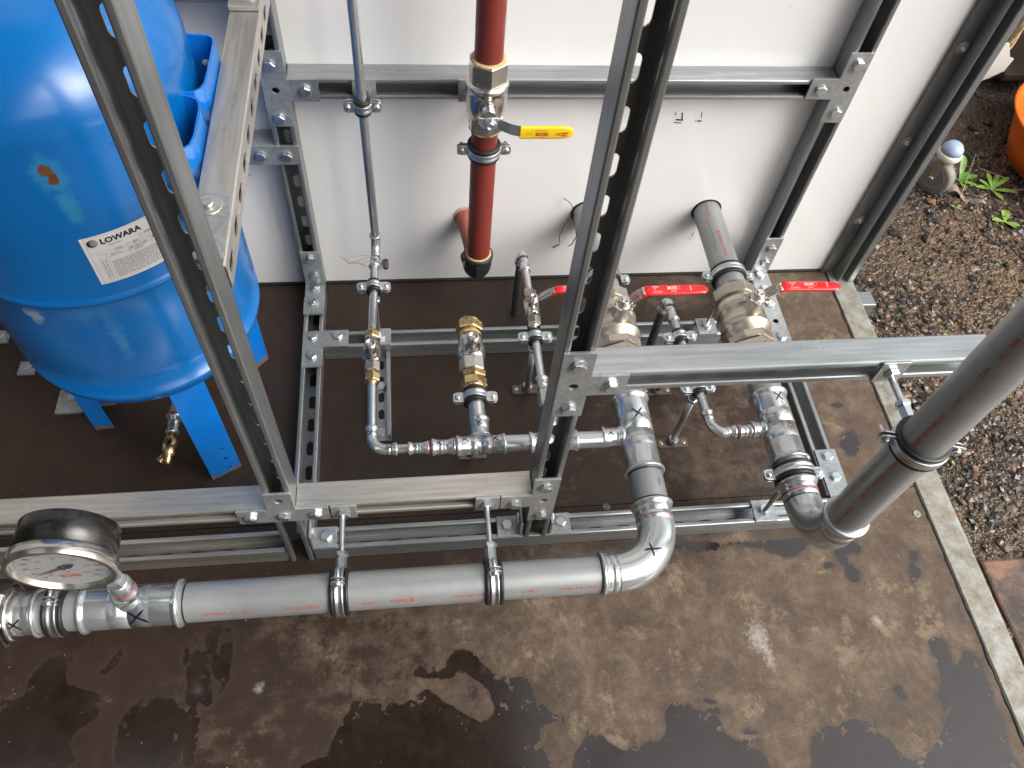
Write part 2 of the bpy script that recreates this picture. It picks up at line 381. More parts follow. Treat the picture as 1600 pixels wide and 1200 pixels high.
# text
_tc = {}
def text2d(s, size, bold=0.):
    k = (s, size, bold)
    if k in _tc: return _tc[k]
    c = bpy.data.curves.new('t', 'FONT'); c.body = s; c.size = size; c.offset = bold; c.resolution_u = 2
    o = bpy.data.objects.new('t', c); COL.objects.link(o)
    dg = bpy.context.evaluated_depsgraph_get(); dg.update()
    me = o.evaluated_get(dg).to_mesh()
    r = ([tuple(v.co) for v in me.vertices], [tuple(p.vertices) for p in me.polygons])
    o.evaluated_get(dg).to_mesh_clear(); bpy.data.objects.remove(o); bpy.data.curves.remove(c)
    _tc[k] = r; return r
def width(s, size, bold=0.):
    v, f = text2d(s, size, bold); return max(p[0] for p in v) if v else 0
def wrap2d(mb, vf, P, a, r0, R, flip=1):
    """2-D shape (x along the axis a, y round the cylinder of radius R about P, starting at direction r0)"""
    P = V(P); a = V(a).normalized(); r0 = V(r0); r0 = (r0-a*r0.dot(a)).normalized(); t = (r0.cross(a)*-1)*flip
    vs, fs = vf
    mb.add([P+a*x+(r0*math.cos(y/R)+t*math.sin(y/R))*R for x, y, *_ in vs], fs)
def flat2d(mb, vf, P, a, b):
    P = V(P); a = V(a).normalized(); b = V(b).normalized()
    mb.add([P+a*x+b*y for x, y, *_ in vf[0]], vf[1])
def stroke(pts, w):
    vs = []; fs = []
    for i in range(len(pts)):
        p = V((pts[i][0], pts[i][1], 0)); q = V((pts[min(i+1,len(pts)-1)][0], pts[min(i+1,len(pts)-1)][1], 0)); o = V((pts[max(i-1,0)][0], pts[max(i-1,0)][1], 0))
        d = (q-o).normalized(); n = V((-d.y, d.x, 0)); ww = w*(.5 if i in (0, len(pts)-1) else 1)
        vs += [tuple(p+n*ww/2), tuple(p-n*ww/2)]
    for i in range(len(pts)-1): fs.append((2*i, 2*i+1, 2*i+3, 2*i+2))
    return vs, fs
def cross_mark(par, P, a, r0, R, s=.007, seed=0, flip=1):
    rd = random.Random(seed+11); mb = MB(); j = lambda: rd.uniform(-.18, .18)*s
    def st(p, q):
        return [(p[0]+(q[0]-p[0])*k/5+(j()*.3 if 0 < k < 5 else 0), p[1]+(q[1]-p[1])*k/5+(j()*.3 if 0 < k < 5 else 0)) for k in range(6)]
    wrap2d(mb, stroke(st((-s+j(), -s*.8+j()), (s+j(), s*.9+j())), s*.26), P, a, r0, R, flip)
    wrap2d(mb, stroke(st((-s*.8+j(), s*.8+j()), (s*.7+j(), -s+j())), s*.24), P, a, r0, R+.0001, flip)
    return mb.obj('marker_cross', 'black_ink', par)
X, Y, Z = V((1,0,0)), V((0,1,0)), V((0,0,1))
CAMP = V((0, 0, 1.28))

# ------------------------------------------------------------------ framing channel
W2 = .019; DP = .040; TH = .0019
def rail(label, O, u, w, L, mat='galv_x', slots=True, off=.025, name='channel_rail', group='slotted galvanised channel rails', cut=()):
    """O: middle of the back (web) at one end, u: along, w: from web to the open side"""
    O = V(O); u = V(u); w = V(w); v = w.cross(u); mb = MB()
    half = [(.0165,0),(.0181,.0005),(.019,.0022),(.019,.0372),(.0186,.0390),(.0172,.0399),(.0130,.0400),(.0112,.0392),(.0106,.0374),(.0106,.0325),(.0121,.0325),(.0121,.0370),(.0134,.0383),(.0162,.0383),(.0172,.0372),(.0172,.0019),(.0165,.0019)]
    for sgn in (1, -1):
        n = len(half); vs = [O+u*x+v*(sgn*p[0])+w*p[1] for x in (0, L) for p in half]
        mb.add(vs, [(i, (i+1) % n, n+(i+1) % n, n+i) for i in range(n)], False)
        mb.add(vs[:n], [tuple(range(n))]); mb.add(vs[n:], [tuple(range(n))])
    # web with slots, one cell of 50 mm at a time
    x = off-.025
    cells = []
    while x < L-1e-6:
        a, b = max(0, x), min(L, x+.05)
        full = x >= -1e-6 and x+.05 <= L+1e-6
        ok = slots and full and not any(c0 < x+.025 < c1 for c0, c1 in cut)
        cells.append((a, b, ok)); x += .05
    if cells[0][0] > 1e-6: cells.insert(0, (0, cells[0][0], False))
    for a, b, ok in cells:
        if b-a < 1e-5: continue
        out = [(a,-.0165),(b,-.0165),(b,.0165),(a,.0165)]
        # (u, v) plane; thickness along u x v = w
        hv = [slot((a+b)/2, 0, .029, .0135)] if ok else []
        mb.prism(O, u, v if u.cross(v).dot(w) > 0 else -v, out, hv, TH, wall=False)
    o = mb.obj(name, mat)
    return tag(o, label, 'channel rail', group)

def bolt(par, P, n, nut=False, R=.0098, h=.0065, name=None, rot=None, stud=0):
    mb = MB(); a, u, v = perp(n); g = random.uniform(0, 1.05) if rot is None else rot
    uu = u*math.cos(g)+v*math.sin(g)
    mb.lathe(P, n, [(0, R*.98), (.0006, R*.98)], 24)
    mb.lathe(P, n, [(.0006, R*.97), (.0010, R), (h-.0011, R), (h, R*.84)], 6, False, uu)
    mb.lathe(V(P)+V(n)*h, n, [(-.0005, R*.70), (.0002, R*.68), (.00022, 0)], 18, False)
    if stud: mb.lathe(P, n, [(h, R*.5), (h+stud, R*.5), (h+stud+.001, R*.42)], 16)
    return mb.obj(name or ('nut' if nut else 'bolt'), 'zinc', par)
def plate(par, O, a, b, out, holes=(), th=.004, mat='plate', name='plate'):
    mb = MB(); mb.prism(O, a, b, out, holes, th); return mb.obj(name, mat, par, bevel=.0007)
def rect(x0, x1, y0, y1): return [(x0,y0),(x1,y0),(x1,y1),(x0,y1)]

def rod(mb, P, n, L, r=.0042, pitch=.0016):
    prof = []; k = 0; t = 0
    while t < L: prof += [(t, r*.87), (t+pitch*.45, r)]; t += pitch*.9
    prof.append((L, r*.87)); mb.lathe(P, n, prof, 10)
def clamp(label, P, ax, ear, rodd, R, rodL, ears=.030, locknut=True, plainrod=False, boss=.020, nutend=True):
    """rubber lined pipe clamp: P on the pipe axis, ear direction, rod leaves along rodd and is rodL long from the axis"""
    P = V(P); ax = V(ax); ear = V(ear); rodd = V(rodd)
    root = thing('pipe_clamp', label, 'pipe clamp', P+rodd*rodL, 'rubber lined pipe clamps')
    rw = .0128; rt = .0042
    mb = MB(); mb.lathe(P, ax, [(-rw, R), (-rw, R+rt+.0006), (-rw+.0016, R+rt+.0016), (-.0066, R+rt+.0014), (-.0064, R+rt-.0004), (.0064, R+rt-.0004), (.0066, R+rt+.0014), (rw-.0016, R+rt+.0016), (rw, R+rt+.0006), (rw, R)], 40); mb.obj('rubber_lining', 'rubber', root)
    mb = MB(); b = R+rt
    pr = [(-.0062, b-.0005), (-.0060, b+.0024), (-.0040, b+.0028), (-.0022, b+.0014), (.0022, b+.0014), (.0040, b+.0028), (.0060, b+.0024), (.0062, b-.0005)]
    if R < .012: pr = [(t, r+.0003) for t, r in pr]
    mb.lathe(P, ax, pr, 40)
    for s in (-1, 1):
        c = P+ear*(s*(b+.0005))
        o = [(0,-.0095),(ears*.42,-.0095),(ears*.58,-.007),(ears*.6,0),(ears*.58,.007),(ears*.42,.0095),(0,.0095)]
        L = max(.017, ears*.6)/(ears*.6)
        o = [(x*L, y) for x, y in o]
        for g in (.0022, -.0036):
            mb.prism(c+rodd*g, ear*s, ax if (ear*s).cross(ax).dot(rodd) > 0 else -ax, o, (), .0016)
    mb.obj('steel_band', 'zinc', root, bevel=.0004)
    for s in (-1, 1):
        c = P+ear*(s*(b+.0105)); mb = MB()
        mb.lathe(c-rodd*.0036, -rodd, [(0, .0048), (.0012, .0052), (.0030, .0044), (.0040, .0030), (.0041, .0008)], 18)
        mb.lathe(c, rodd, [(0, .0026), (.016, .0026), (.017, .0018)], 12)
        mb.obj('ear_screw', 'zinc', root)
    mb = MB(); mb.hexa(P, rodd, b, b+boss, .0078); mb.obj('boss_nut', 'zinc', root)
    if rodL > b+boss:
        mb = MB()
        if plainrod: mb.lathe(P+rodd*(b+boss), rodd, [(0, .0058), (rodL-b-boss, .0058)], 20)
        else: rod(mb, P+rodd*(b+boss), rodd, rodL-b-boss)
        mb.obj('threaded_rod' if not plainrod else 'support_tube', 'zinc', root)
        if locknut:
            mb = MB(); mb.hexa(P, rodd, b+boss, b+boss+.0065, .0100); mb.obj('locknut', 'zinc', root)
    return root
def sq_plate(label, O, a, b, size=.037, n=None, nut=True):
    """small plate on the open side of a rail with the nut of a rod"""
    O = V(O); a = V(a); b = V(b); nn = a.cross(b)
    root = thing('mounting_plate', label, 'mounting plate', O, 'small square plates with rod nuts')
    plate(root, O, a, b, rect(-size/2, size/2, -.020, .020))
    mb = MB(); mb.hexa(O+nn*.004, nn, 0, .0075, .0098); mb.obj('nut', 'zinc', root)
    return root

# ------------------------------------------------------------------ press fittings
def press_prof(R, L, b=None):
    b = b or (.0058 if R > .02 else .0034); g = .0014 if R > .02 else .0012
    return [(0, R+.0001), (.0002, R+b*.72), (.0012, R+b*.95), (.0032, R+b), (.0052, R+b*.86), (.0070, R+b*.45), (.0085, R+g*1.25), (.0100, R+g), (L*.55, R+g), (L*.57, R+g*.55), (L*.60, R+g*.55), (L*.63, R+g), (L, R+g)]
def press(mb, P, d, R, L, b=None, seg=40): mb.lathe(P, d, press_prof(R, L, b), seg)
def arc_pts(C, p0, p1, n=16):
    C = V(C); a = V(p0)-C; b = V(p1)-C
    return [C+a*math.cos(k*math.pi/2/n)+b*math.sin(k*math.pi/2/n) for k in range(n+1)]
def redring(par, P, ax, R, wd=.0009, mat='redline'):
    mb = MB(); mb.lathe(P, ax, [(-wd, R), (-wd, R+.0003), (wd, R+.0003), (wd, R)], 40); return mb.obj('ring_mark', mat, par)
# ------------------------------------------------------------------ setting
def struct(o): return tag(o, kind='structure')
def sdf_poly(p, poly):
    x, y = p; d = 1e9; ins = False; n = len(poly)
    for i in range(n):
        ax, ay = poly[i]; bx, by = poly[(i+1) % n]
        ex, ey = bx-ax, by-ay; L = ex*ex+ey*ey+1e-12
        h = max(0, min(1, ((x-ax)*ex+(y-ay)*ey)/L)); dx, dy = x-ax-ex*h, y-ay-ey*h
        d = min(d, dx*dx+dy*dy)
        if (ay > y) != (by > y) and x < (bx-ax)*(y-ay)/(by-ay)+ax: ins = not ins
    d = math.sqrt(d); return -d if ins else d
WET_AND_SHADE = [[(-0.637,0.3304),(-0.6018,0.3321),(-0.6036,0.3598),(-0.5867,0.3868),(-0.5515,0.3956),(-0.542,0.3852),(-0.5528,0.3651),(-0.5411,0.3436),(-0.4779,0.3219),(-0.4741,0.3161),(-0.5088,0.3172),(-0.4835,0.3025),(-0.5196,0.2807),(-0.5251,0.2638),(-0.5112,0.2288),(-0.653,0.1929),(-0.6911,0.3349)],
 [(-0.4594,0.2933),(-0.4401,0.3143),(-0.3992,0.3173),(-0.3697,0.3039),(-0.3571,0.2758),(-0.3624,0.2456),(-0.3764,0.217),(-0.4521,0.1989),(-0.4627,0.2499)],
 [(-0.3832,0.3952),(-0.375,0.3916),(-0.3731,0.3603),(-0.3795,0.3589),(-0.3835,0.3756)],
 [(-0.3681,0.406),(-0.3621,0.4046),(-0.362,0.3867),(-0.3523,0.3781),(-0.3496,0.3877),(-0.3544,0.413),(-0.3356,0.4197),(-0.3112,0.4118),(-0.3145,0.4049),(-0.3298,0.4111),(-0.3317,0.4012),(-0.3354,0.3817),(-0.3252,0.3662),(-0.3291,0.3763),(-0.3277,0.3909),(-0.3086,0.3945),(-0.3075,0.3924),(-0.3069,0.3455),(-0.3196,0.3126),(-0.3263,0.3141),(-0.3214,0.3296),(-0.3329,0.3399),(-0.341,0.3626),(-0.3436,0.3774),(-0.3413,0.3482),(-0.3282,0.3051),(-0.339,0.2941),(-0.354,0.3118),(-0.3587,0.3195),(-0.3557,0.3027),(-0.346,0.2749),(-0.3562,0.2686),(-0.3624,0.2897),(-0.3728,0.3133),(-0.3707,0.3336),(-0.3759,0.3529),(-0.3679,0.3647),(-0.3658,0.3791)],
 [(-0.3562,0.2686),(-0.3449,0.2659),(-0.3496,0.2147),(-0.363,0.2158),(-0.3665,0.2503)],
 [(-0.2095,0.2024),(-0.169,0.2142),(-0.1572,0.2193),(-0.1468,0.2447),(-0.1239,0.2855),(-0.1192,0.2907),(-0.0874,0.2788),(-0.037,0.2793),(-0.0151,0.2953),(-0.0053,0.2926),(0.0213,0.2735),(0.0631,0.2387),(0.0833,0.248),(0.0942,0.261),(0.082,0.2932),(0.0389,0.3228),(0.028,0.3071),(-0.0264,0.3115),(-0.0339,0.3237),(-0.0137,0.3338),(0.0188,0.3214),(0.025,0.3436),(0.0407,0.3534),(0.0659,0.3474),(0.0841,0.3192),(0.1228,0.2995),(0.1285,0.3059),(0.1434,0.3027),(0.1538,0.2873),(0.1505,0.2752),(0.1731,0.2544),(0.1743,0.2478),(0.2007,0.2363),(0.1948,0.2294),(0.1656,0.2337),(0.1535,0.2147),(0.161,0.1962),(0.1771,0.1556),(-0.1666,0.1489)],
 [(0.196,0.1669),(0.2141,0.1916),(0.2265,0.2085),(0.2295,0.2219),(0.2388,0.2239),(0.2372,0.2076),(0.2517,0.2109),(0.2612,0.1965),(0.2813,0.1814),(0.2927,0.1894),(0.318,0.1917),(0.3485,0.1936),(0.3591,0.2438),(0.3703,0.2476),(0.3814,0.2419),(0.3951,0.2427),(0.4027,0.2307),(0.4371,0.2231),(0.4387,0.2089),(0.4491,0.1896),(0.4618,0.1794),(0.503,0.1623),(0.4966,0.1059),(0.1889,0.1168)],
 [(0.4168,0.2467),(0.4427,0.2455),(0.4383,0.2363),(0.4181,0.2389)],
 [(0.4243,0.2346),(0.445,0.23),(0.4409,0.2219),(0.417,0.2257)],
 [(0.4701,0.1989),(0.4928,0.1988),(0.4978,0.1873),(0.4692,0.1879)],
 [(0.4684,0.1852),(0.4981,0.1808),(0.491,0.1741),(0.4713,0.1767)],
 [(0.5611,0.1349),(0.5752,0.1789),(0.6061,0.193),(0.6268,0.1856),(0.635,0.2),(0.6703,0.1942),(0.6859,0.1788),(0.7004,0.1664),(0.7047,0.1448),(0.725,0.1295),(0.7559,0.1404),(0.7879,0.1654),(0.8041,0.183),(0.8089,0.2018),(0.7998,0.2192),(0.8157,0.2358),(0.8249,0.2654),(0.8212,0.2917),(0.8285,0.3091),(0.8452,0.3132),(0.8589,0.2993),(0.8501,0.2634),(0.8678,0.2724),(0.8825,0.2848),(0.8912,0.2862),(0.9042,0.2643),(0.9002,0.2239),(0.8965,0.1995),(0.9014,0.17),(0.8893,0.1381),(0.9002,0.1052),(0.9111,0.0429),(0.5374,0.0769)],
 [(0.7354,0.2403),(0.7487,0.2432),(0.7529,0.226),(0.7535,0.2191),(0.7358,0.2244)],
 [(0.8526,0.4667),(0.8708,0.4691),(0.8683,0.4511),(0.8518,0.4344),(0.8626,0.4253),(0.8542,0.4166),(0.8366,0.397),(0.8332,0.4122)],
 [(0.3953,0.5254),(0.4202,0.5057),(0.4405,0.4924),(0.4913,0.4866),(0.5293,0.4983),(0.5692,0.4932),(0.6102,0.4713),(0.6377,0.4646),(0.6808,0.4881),(0.6768,0.5054),(0.6007,0.4995),(0.5069,0.5022),(0.4387,0.5104)],  # shade under the front rail, painted in as one more patch
 [(0.8169,0.7121),(0.8426,0.7209),(0.847,0.696),(0.833,0.6682),(0.8186,0.6536),(0.8059,0.6655),(0.7918,0.6776)],
 [(0.717,0.488),(0.755,0.4928),(0.7684,0.4761),(0.7617,0.4609),(0.7466,0.4691),(0.7347,0.4627),(0.7429,0.442),(0.7504,0.4297),(0.7399,0.4074),(0.7221,0.4167),(0.7231,0.4434),(0.7148,0.4641)],
 [(0.898,0.3675),(0.9038,0.3671),(0.9032,0.3337),(0.8986,0.3341)],
 [(-0.5032,0.3611),(-0.4955,0.37),(-0.4765,0.3956),(-0.4727,0.3894),(-0.4806,0.3641),(-0.4907,0.3582),(-0.4977,0.356)],
 [(-0.525,0.4032),(-0.5181,0.4066),(-0.5185,0.3988),(-0.5229,0.3972)],
 [(0.6866,0.1947),(0.6918,0.1943),(0.6869,0.1815),(0.6832,0.1827)],
 [(0.6868,0.4518),(0.7085,0.4526),(0.7011,0.4414),(0.6872,0.4424)],
 [(0.8105,0.7794),(0.8369,0.7811),(0.8357,0.766),(0.8108,0.7642)]]
def chaikin(q):
    o = []
    for i in range(len(q)):
        a, b = q[i], q[(i+1) % len(q)]
        o += [(a[0]*.75+b[0]*.25, a[1]*.75+b[1]*.25), (a[0]*.25+b[0]*.75, a[1]*.25+b[1]*.75)]
    return o
WET_AND_SHADE = [chaikin(q) for q in WET_AND_SHADE]
def deck(y0, y1, name):
    xs = [-2.6,-1.8,-1.2,-.95]; x = -.9
    while x < .915: xs.append(x); x += .003 if -.36 < x < -.25 else .006
    xs += [.915]
    ys = []; y = y0
    while y < y1-.003:
        ys.append(y); y += (.003 if .22 < y < .39 else .006) if -.16 < y < .62 else (.03 if y > .5 else .2)
    ys.append(y1)
    boxes = [(min(p[0] for p in q)-.04, max(p[0] for p in q)+.04, min(p[1] for p in q)-.04, max(p[1] for p in q)+.04) for q in WET_AND_SHADE]
    vs = [(a, b, 0) for b in ys for a in xs]; nx = len(xs); wet = []; dust_shade = []
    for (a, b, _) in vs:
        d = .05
        for q, bb in zip(WET_AND_SHADE, boxes):
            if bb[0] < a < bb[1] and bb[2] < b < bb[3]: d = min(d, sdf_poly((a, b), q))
        wet.append(d)  # distance to the wet patches and the painted rail shadow
        # dusty film, heavier right and thinner left, which also paints in the shade
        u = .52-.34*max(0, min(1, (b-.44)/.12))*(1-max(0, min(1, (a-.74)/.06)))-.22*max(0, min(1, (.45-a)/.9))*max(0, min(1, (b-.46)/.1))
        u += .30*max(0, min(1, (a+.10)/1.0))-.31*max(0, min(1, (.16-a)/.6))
        dust_shade.append(u)
    mb = MB(); mb.add(vs, [(j*nx+i, j*nx+i+1, (j+1)*nx+i+1, (j+1)*nx+i) for j in range(len(ys)-1) for i in range(nx-1)])
    n = len(vs); e = [(xs[0],y0),(xs[-1],y0),(xs[-1],y1),(xs[0],y1)]
    mb.add([(p[0],p[1],0) for p in e]+[(p[0],p[1],-.018) for p in e], [(0,1,5,4),(1,2,6,5),(2,3,7,6),(3,0,4,7),(4,5,6,7)])
    o = mb.obj(name, 'deck'); me = o.data
    for nm, arr in (('wet', wet), ('dust_shade', dust_shade)):
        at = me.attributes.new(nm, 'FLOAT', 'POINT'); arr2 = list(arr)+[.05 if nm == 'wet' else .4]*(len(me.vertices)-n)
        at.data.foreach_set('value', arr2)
    return struct(o)
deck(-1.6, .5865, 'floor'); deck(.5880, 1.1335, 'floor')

mb = MB(); mb.box(-2.6, .909, 1.134, 1.172, .004, 2.3); tag(mb.obj('wall_panel', 'panel'), 'large white glossy wall panel behind the galvanised frame', 'wall panel')
mb = MB(); mb.box(-2.6, .905, 1.128, 1.1338, .0002, .0035); struct(mb.obj('wall_joint', 'seal'))

# edge beam along the right side of the deck and the strip of sealant beside it
mb = MB(); pr = [(.9190,-.06),(.9190,-.002),(.9215,.0006),(.968,.0006),(.9735,-.0012),(.9765,-.005),(.978,-.06)]
n = len(pr); mb.add([(p[0], y, p[1]) for y in (-1.6, 1.36) for p in pr], [(i,(i+1)%n,n+(i+1)%n,n+i) for i in range(n)]+[tuple(range(n)), tuple(range(n,2*n))])
tag(mb.obj('edge_beam', 'beam', bevel=.001), 'weathered grey steel beam edging the brown deck beside the gravel', 'beam')
mb = MB()
pts = [];  rd = random.Random(3); y = -1.6
while y < 1.13: pts.append((.9172+rd.uniform(-.0012,.0012), y, -.0025+rd.uniform(0,.0016))); y += .012
mb.tube(pts, .0034, 8); struct(mb.obj('floor_joint', 'seal'))
t0 = thing('cross_bearer', 'short galvanised box section poking out under the edge beam', 'bearer', (1.00,1.07,-.06))
mb = MB(); mb.box(.60, 1.022, 1.045, 1.085, -.062, -.022); mb.obj('tube', 'galv_x', t0, bevel=.002)

# corner column: bolted strip plus an open channel
t0 = thing('corner_column', 'tall dark grey steel column at the right end of the white wall panel', 'column', (.94,1.12,0))
mb = MB(); mb.box(.908, .937, 1.1255, 1.1335, .002, 2.3); mb.obj('bolted_strip', 'column', t0, bevel=.001)
mb = MB()
pr = [(.937,1.134),(.937,1.0985),(.9385,1.096),(.9405,1.0975),(.9405,1.131),(.958,1.131),(.958,1.096),(.959,1.094),(.9705,1.094),(.9720,1.096),(.9720,1.106),(.9705,1.106),(.9705,1.0965),(.9615,1.0965),(.9615,1.134)]
n = len(pr); mb.add([(p[0], p[1], z) for z in (.002, 2.3) for p in pr], [(i,(i+1)%n,n+(i+1)%n,n+i) for i in range(n)])
mb.obj('channel', 'galv_z', t0, bevel=.0006)
for z in (.161, .362, .557):
    b = bolt(t0, (.925,1.1255,z), (0,-1,0), R=.0052, h=.004, stud=.003)
    mb = MB(); mb.lathe((.925,1.1255,z), (0,-1,0), [(0,.0115),(.0009,.0108),(.0012,.006)], 22); mb.obj('washer', 'beam', b); b.children[0].location = (0,0,0)

# ground of wet gravel beyond the deck
def gz(x, y):
    return -.150+.010*mnoise.noise(V((x*3.1, y*3.1, 1)))+.006*mnoise.noise(V((x*13, y*13, 4)))+.0035*mnoise.noise(V((x*45, y*45, 7)))
xs = [-12,-6,-3,-1,0,.6,.9]; x = .94
while x < 2.9: xs.append(x); x += .013
xs += [3.1,3.6,4.5,6,9,14,30]; ys = [-20,-8,-4,-2,-1,-.3]; y = -.1
while y < 3.4: ys.append(y); y += .015
ys += [3.6,4.2,5.5,8,12,20,40]
mb = MB(); nx = len(xs); mb.add([(a, b, gz(a, b)) for b in ys for a in xs], [(j*nx+i, j*nx+i+1, (j+1)*nx+i+1, (j+1)*nx+i) for j in range(len(ys)-1) for i in range(nx-1)], True)
struct(mb.obj('ground', 'soil'))
rd = random.Random(5); mb = MB(); tone = []
ICO = None
bm = bmesh.new(); bmesh.ops.create_icosphere(bm, subdivisions=1, radius=1); ICO = ([V(v.co) for v in bm.verts], [tuple(v.index for v in f.verts) for f in bm.faces]); bm.free()
def stones(mb, tone, N, xr, yr, smin, smax, seedk=0):
    for i in range(N):
        x = rd.uniform(*xr); y = rd.uniform(*yr)
        if y < 1.17 and x < .985: continue
        if x > 1.10 and y < .49: continue
        muddy = mnoise.noise(V((x*1.7+5, y*1.7, 9)))
        if muddy > .12 and rd.random() < .75: continue
        s = smin*(smax/smin)**(rd.random()**1.9); rot3 = Matrix.Rotation(rd.uniform(0,6.28), 3, 'Z') @ Matrix.Rotation(rd.uniform(-.5,.5), 3, 'X')
        sc = (s*rd.uniform(.7,1.35), s*rd.uniform(.6,1.1), s*rd.uniform(.35,.7))
        c = V((x, y, gz(x, y)+sc[2]*rd.uniform(-.15,.45)))
        tn = rd.random()**1.25
        vs = [c+rot3 @ V((p.x*sc[0]*rd.uniform(.78,1.15), p.y*sc[1]*rd.uniform(.78,1.15), p.z*sc[2]*rd.uniform(.8,1.1))) for p in ICO[0]]
        mb.add(vs, ICO[1]); tone += [tn]*12
stones(mb, tone, 12500, (.97,2.1), (.46,1.7), .0030, .0135)
stones(mb, tone, 4200, (.97,2.9), (1.1,2.7), .004, .016)
o = mb.obj('gravel', 'stones'); at = o.data.attributes.new('tone', 'FLOAT', 'POINT'); at.data.foreach_set('value', tone); tag(o, 'wet dark gravel with a few orange and pale stones', 'gravel', kind='stuff')
mb = MB(); mb.box(1.085, 1.75, .05, .485, -.21, -.138); tag(mb.obj('paving_slab', 'slab', bevel=.006), 'muddy terracotta paving slab at the edge of the gravel', 'paving slab')

# ------------------------------------------------------------------ rails
G2 = 'slotted galvanised channel rails'
rail('weathered floor rail under the left end of the elevated front rail, its slot facing up', (-1.7,.539,0), X, Z, 1.469, 'galv_warm_lit', off=.02)
o = rail('long floor rail along the front of the frame, ending under the lower elbow', (-.186,.539,0), X, Z, .939, 'galv_x', off=.031)
rail('floor rail running back to the wall at the left side of the pipework', (-.205,.562,0), Y, Z, .530, 'galv_y', off=.02)
rail('floor rail running back to the wall at the right side, beside the corroded tee', (.7355,.562,0), Y, Z, .530, 'galv_y', off=.03)
o = rail('floor rail crossing behind the brass valves, its slot facing up', (-.184,.951,0), X, Z, .798, 'galv_x')
rail('left front upright rail that stands in front of the blue tank', (-.2085,.558,.0005), Z, -Y, 1.9, 'galv_z', off=.0375)
rail('middle upright rail standing on the front floor rail, nearest the red lever handles', (.1805,.558,.0405), Z, -Y, 1.9, 'galv_z', off=.0115)
rail('rear upright rail against the white panel at the left end of the high cross rail', (-.2075,1.134,.002), Z, -Y, 2.0, 'galv_z')
rail('rear upright rail against the white panel at the right end of the high cross rail', (.7345,1.134,.002), Z, -Y, 2.0, 'galv_z', slots=False)
rail('high cross rail fixed along the white panel behind the red pipe and its yellow lever', (-.187,1.134,.4965), X, -Y, .901, 'galv_x', slots=False)
rail('short rail on the white panel showing behind the slotted tank rail', (-1.7,1.134,.371), X, -Y, 1.4725, 'galv_x')
rail('dark rail end on the white panel at the very top beside the blue tank dome', (-1.7,1.134,.654), X, -Y, 1.4725, 'galv_x')
rail('elevated front rail to the left of the front upright, above the pressure gauge', (-1.7,.558,.187), X, -Y, 1.4705, 'galv_warm_lit')
rail('elevated front rail between the two front uprights, carrying two pipe rods', (-.1885,.558,.187), X, -Y, .3485, 'galv_warm_lit')
rail('highest front rail reaching right to the big vertical grey pipe', (.2005,.558,.501), X, -Y, .525, 'galv_x')
rail('elevated rail with side slots running back beside the blue tank', (-.189,.560,.657), Y, -X, .531, 'galv_warm_lit_y')

t0 = thing('support_bracket', 'shallow slotted floor bracket with one upturned edge beside the thin zinc pipe', 'bracket', (-.075,.74,0))
mb = MB(); 
for k in range(5):
    a = .741+.038*k; b = a+.038
    mb.prism((-.0765,0,.0006), Y, -X, [(a,-.0165),(b,-.0165),(b,.0155),(a,.0155)], [slot((a+b)/2,0,.022,.011)] if k not in (0,) else [], .0022, wall=(k in (0,)))
mb.box(-.0600,-.0578,.741,.931,.0006,.0205); mb.box(-.0655,-.0578,.741,.931,.0205,.0225); mb.box(-.094,-.092,.741,.931,.0006,.0205)
mb.obj('slotted_base', 'galv_y', t0, bevel=.0007)
bolt(t0, (-.076,.758,.0028), Z); bolt(t0, (-.076,.858,.0028), Z, h=.010)

# ------------------------------------------------------------------ bracket plates
def tplate(label, O, a, b, out, holes, bolts, name='joining_plate', cat='bracket', group='flat zinc joining plates'):
    O = V(O); a = V(a); b = V(b); n = a.cross(b)
    root = thing(name, label, cat, O, group)
    plate(root, O, a, b, out, [circ(h[0], h[1], .0058) for h in holes])
    for p in bolts: bolt(root, O+a*p[0]+b*p[1]+n*.004, n)
    return root
# T shapes, local x right, local z up, at y = .518 or 1.094, bolt spacing 48 mm
tplate('cross shaped plate on the left front upright, above the first pipe rod', (-.2085,.518,.187), X, Z,
    [(-.066,-.020),(.066,-.020),(.066,.020),(.020,.020),(.020,.070),(-.020,.070),(-.020,.020),(-.066,.020)], [(0,.048)], [(-.047,.001),(0,.001),(.047,.001)])
tplate('T plate low on the middle upright at the right end of the elevated front rail', (.1785,.518,.188), X, Z,
    [(-.0195,-.069),(.0195,-.069),(.0195,.069),(-.0195,.069),(-.0195,.0195),(-.066,.0195),(-.066,-.0195),(-.0195,-.0195)], [(0,0)], [(0,.046),(0,-.049),(-.044,-.004)])
tplate('T plate high on the middle upright at the left end of the highest front rail', (.1815,.518,.500), X, Z,
    [(-.0195,-.067),(.0195,-.067),(.0195,-.0205),(.066,-.0205),(.066,.0205),(.0195,.0205),(.0195,.067),(-.0195,.067)], [(0,0)], [(0,.045),(0,-.048),(.046,0)])
tplate('T plate on the left rear upright against the white panel', (-.2060,1.094,.4965), X, Z,
    [(-.0195,-.067),(.0195,-.067),(.0195,-.0195),(.066,-.0195),(.066,.0195),(.0195,.0195),(.0195,.067),(-.0195,.067)], [(0,0)], [(-.002,.045),(-.003,-.051),(.046,0)])
tplate('T plate on the right rear upright against the white panel', (.7310,1.094,.5015), X, Z,
    [(-.0195,-.067),(.0195,-.067),(.0195,.067),(-.0195,.067),(-.0195,.0195),(-.066,.0195),(-.066,-.0195),(-.0195,-.0195)], [(0,0)], [(0,.046),(0,-.046),(-.046,0)])
tplate('small flat plate with two bolts beside the left rear upright, below the T plate', (-.2320,1.094,.3705), X, Z, rect(-.045,.045,-.0195,.0195), [], [(-.020,.001),(.023,-.001)])
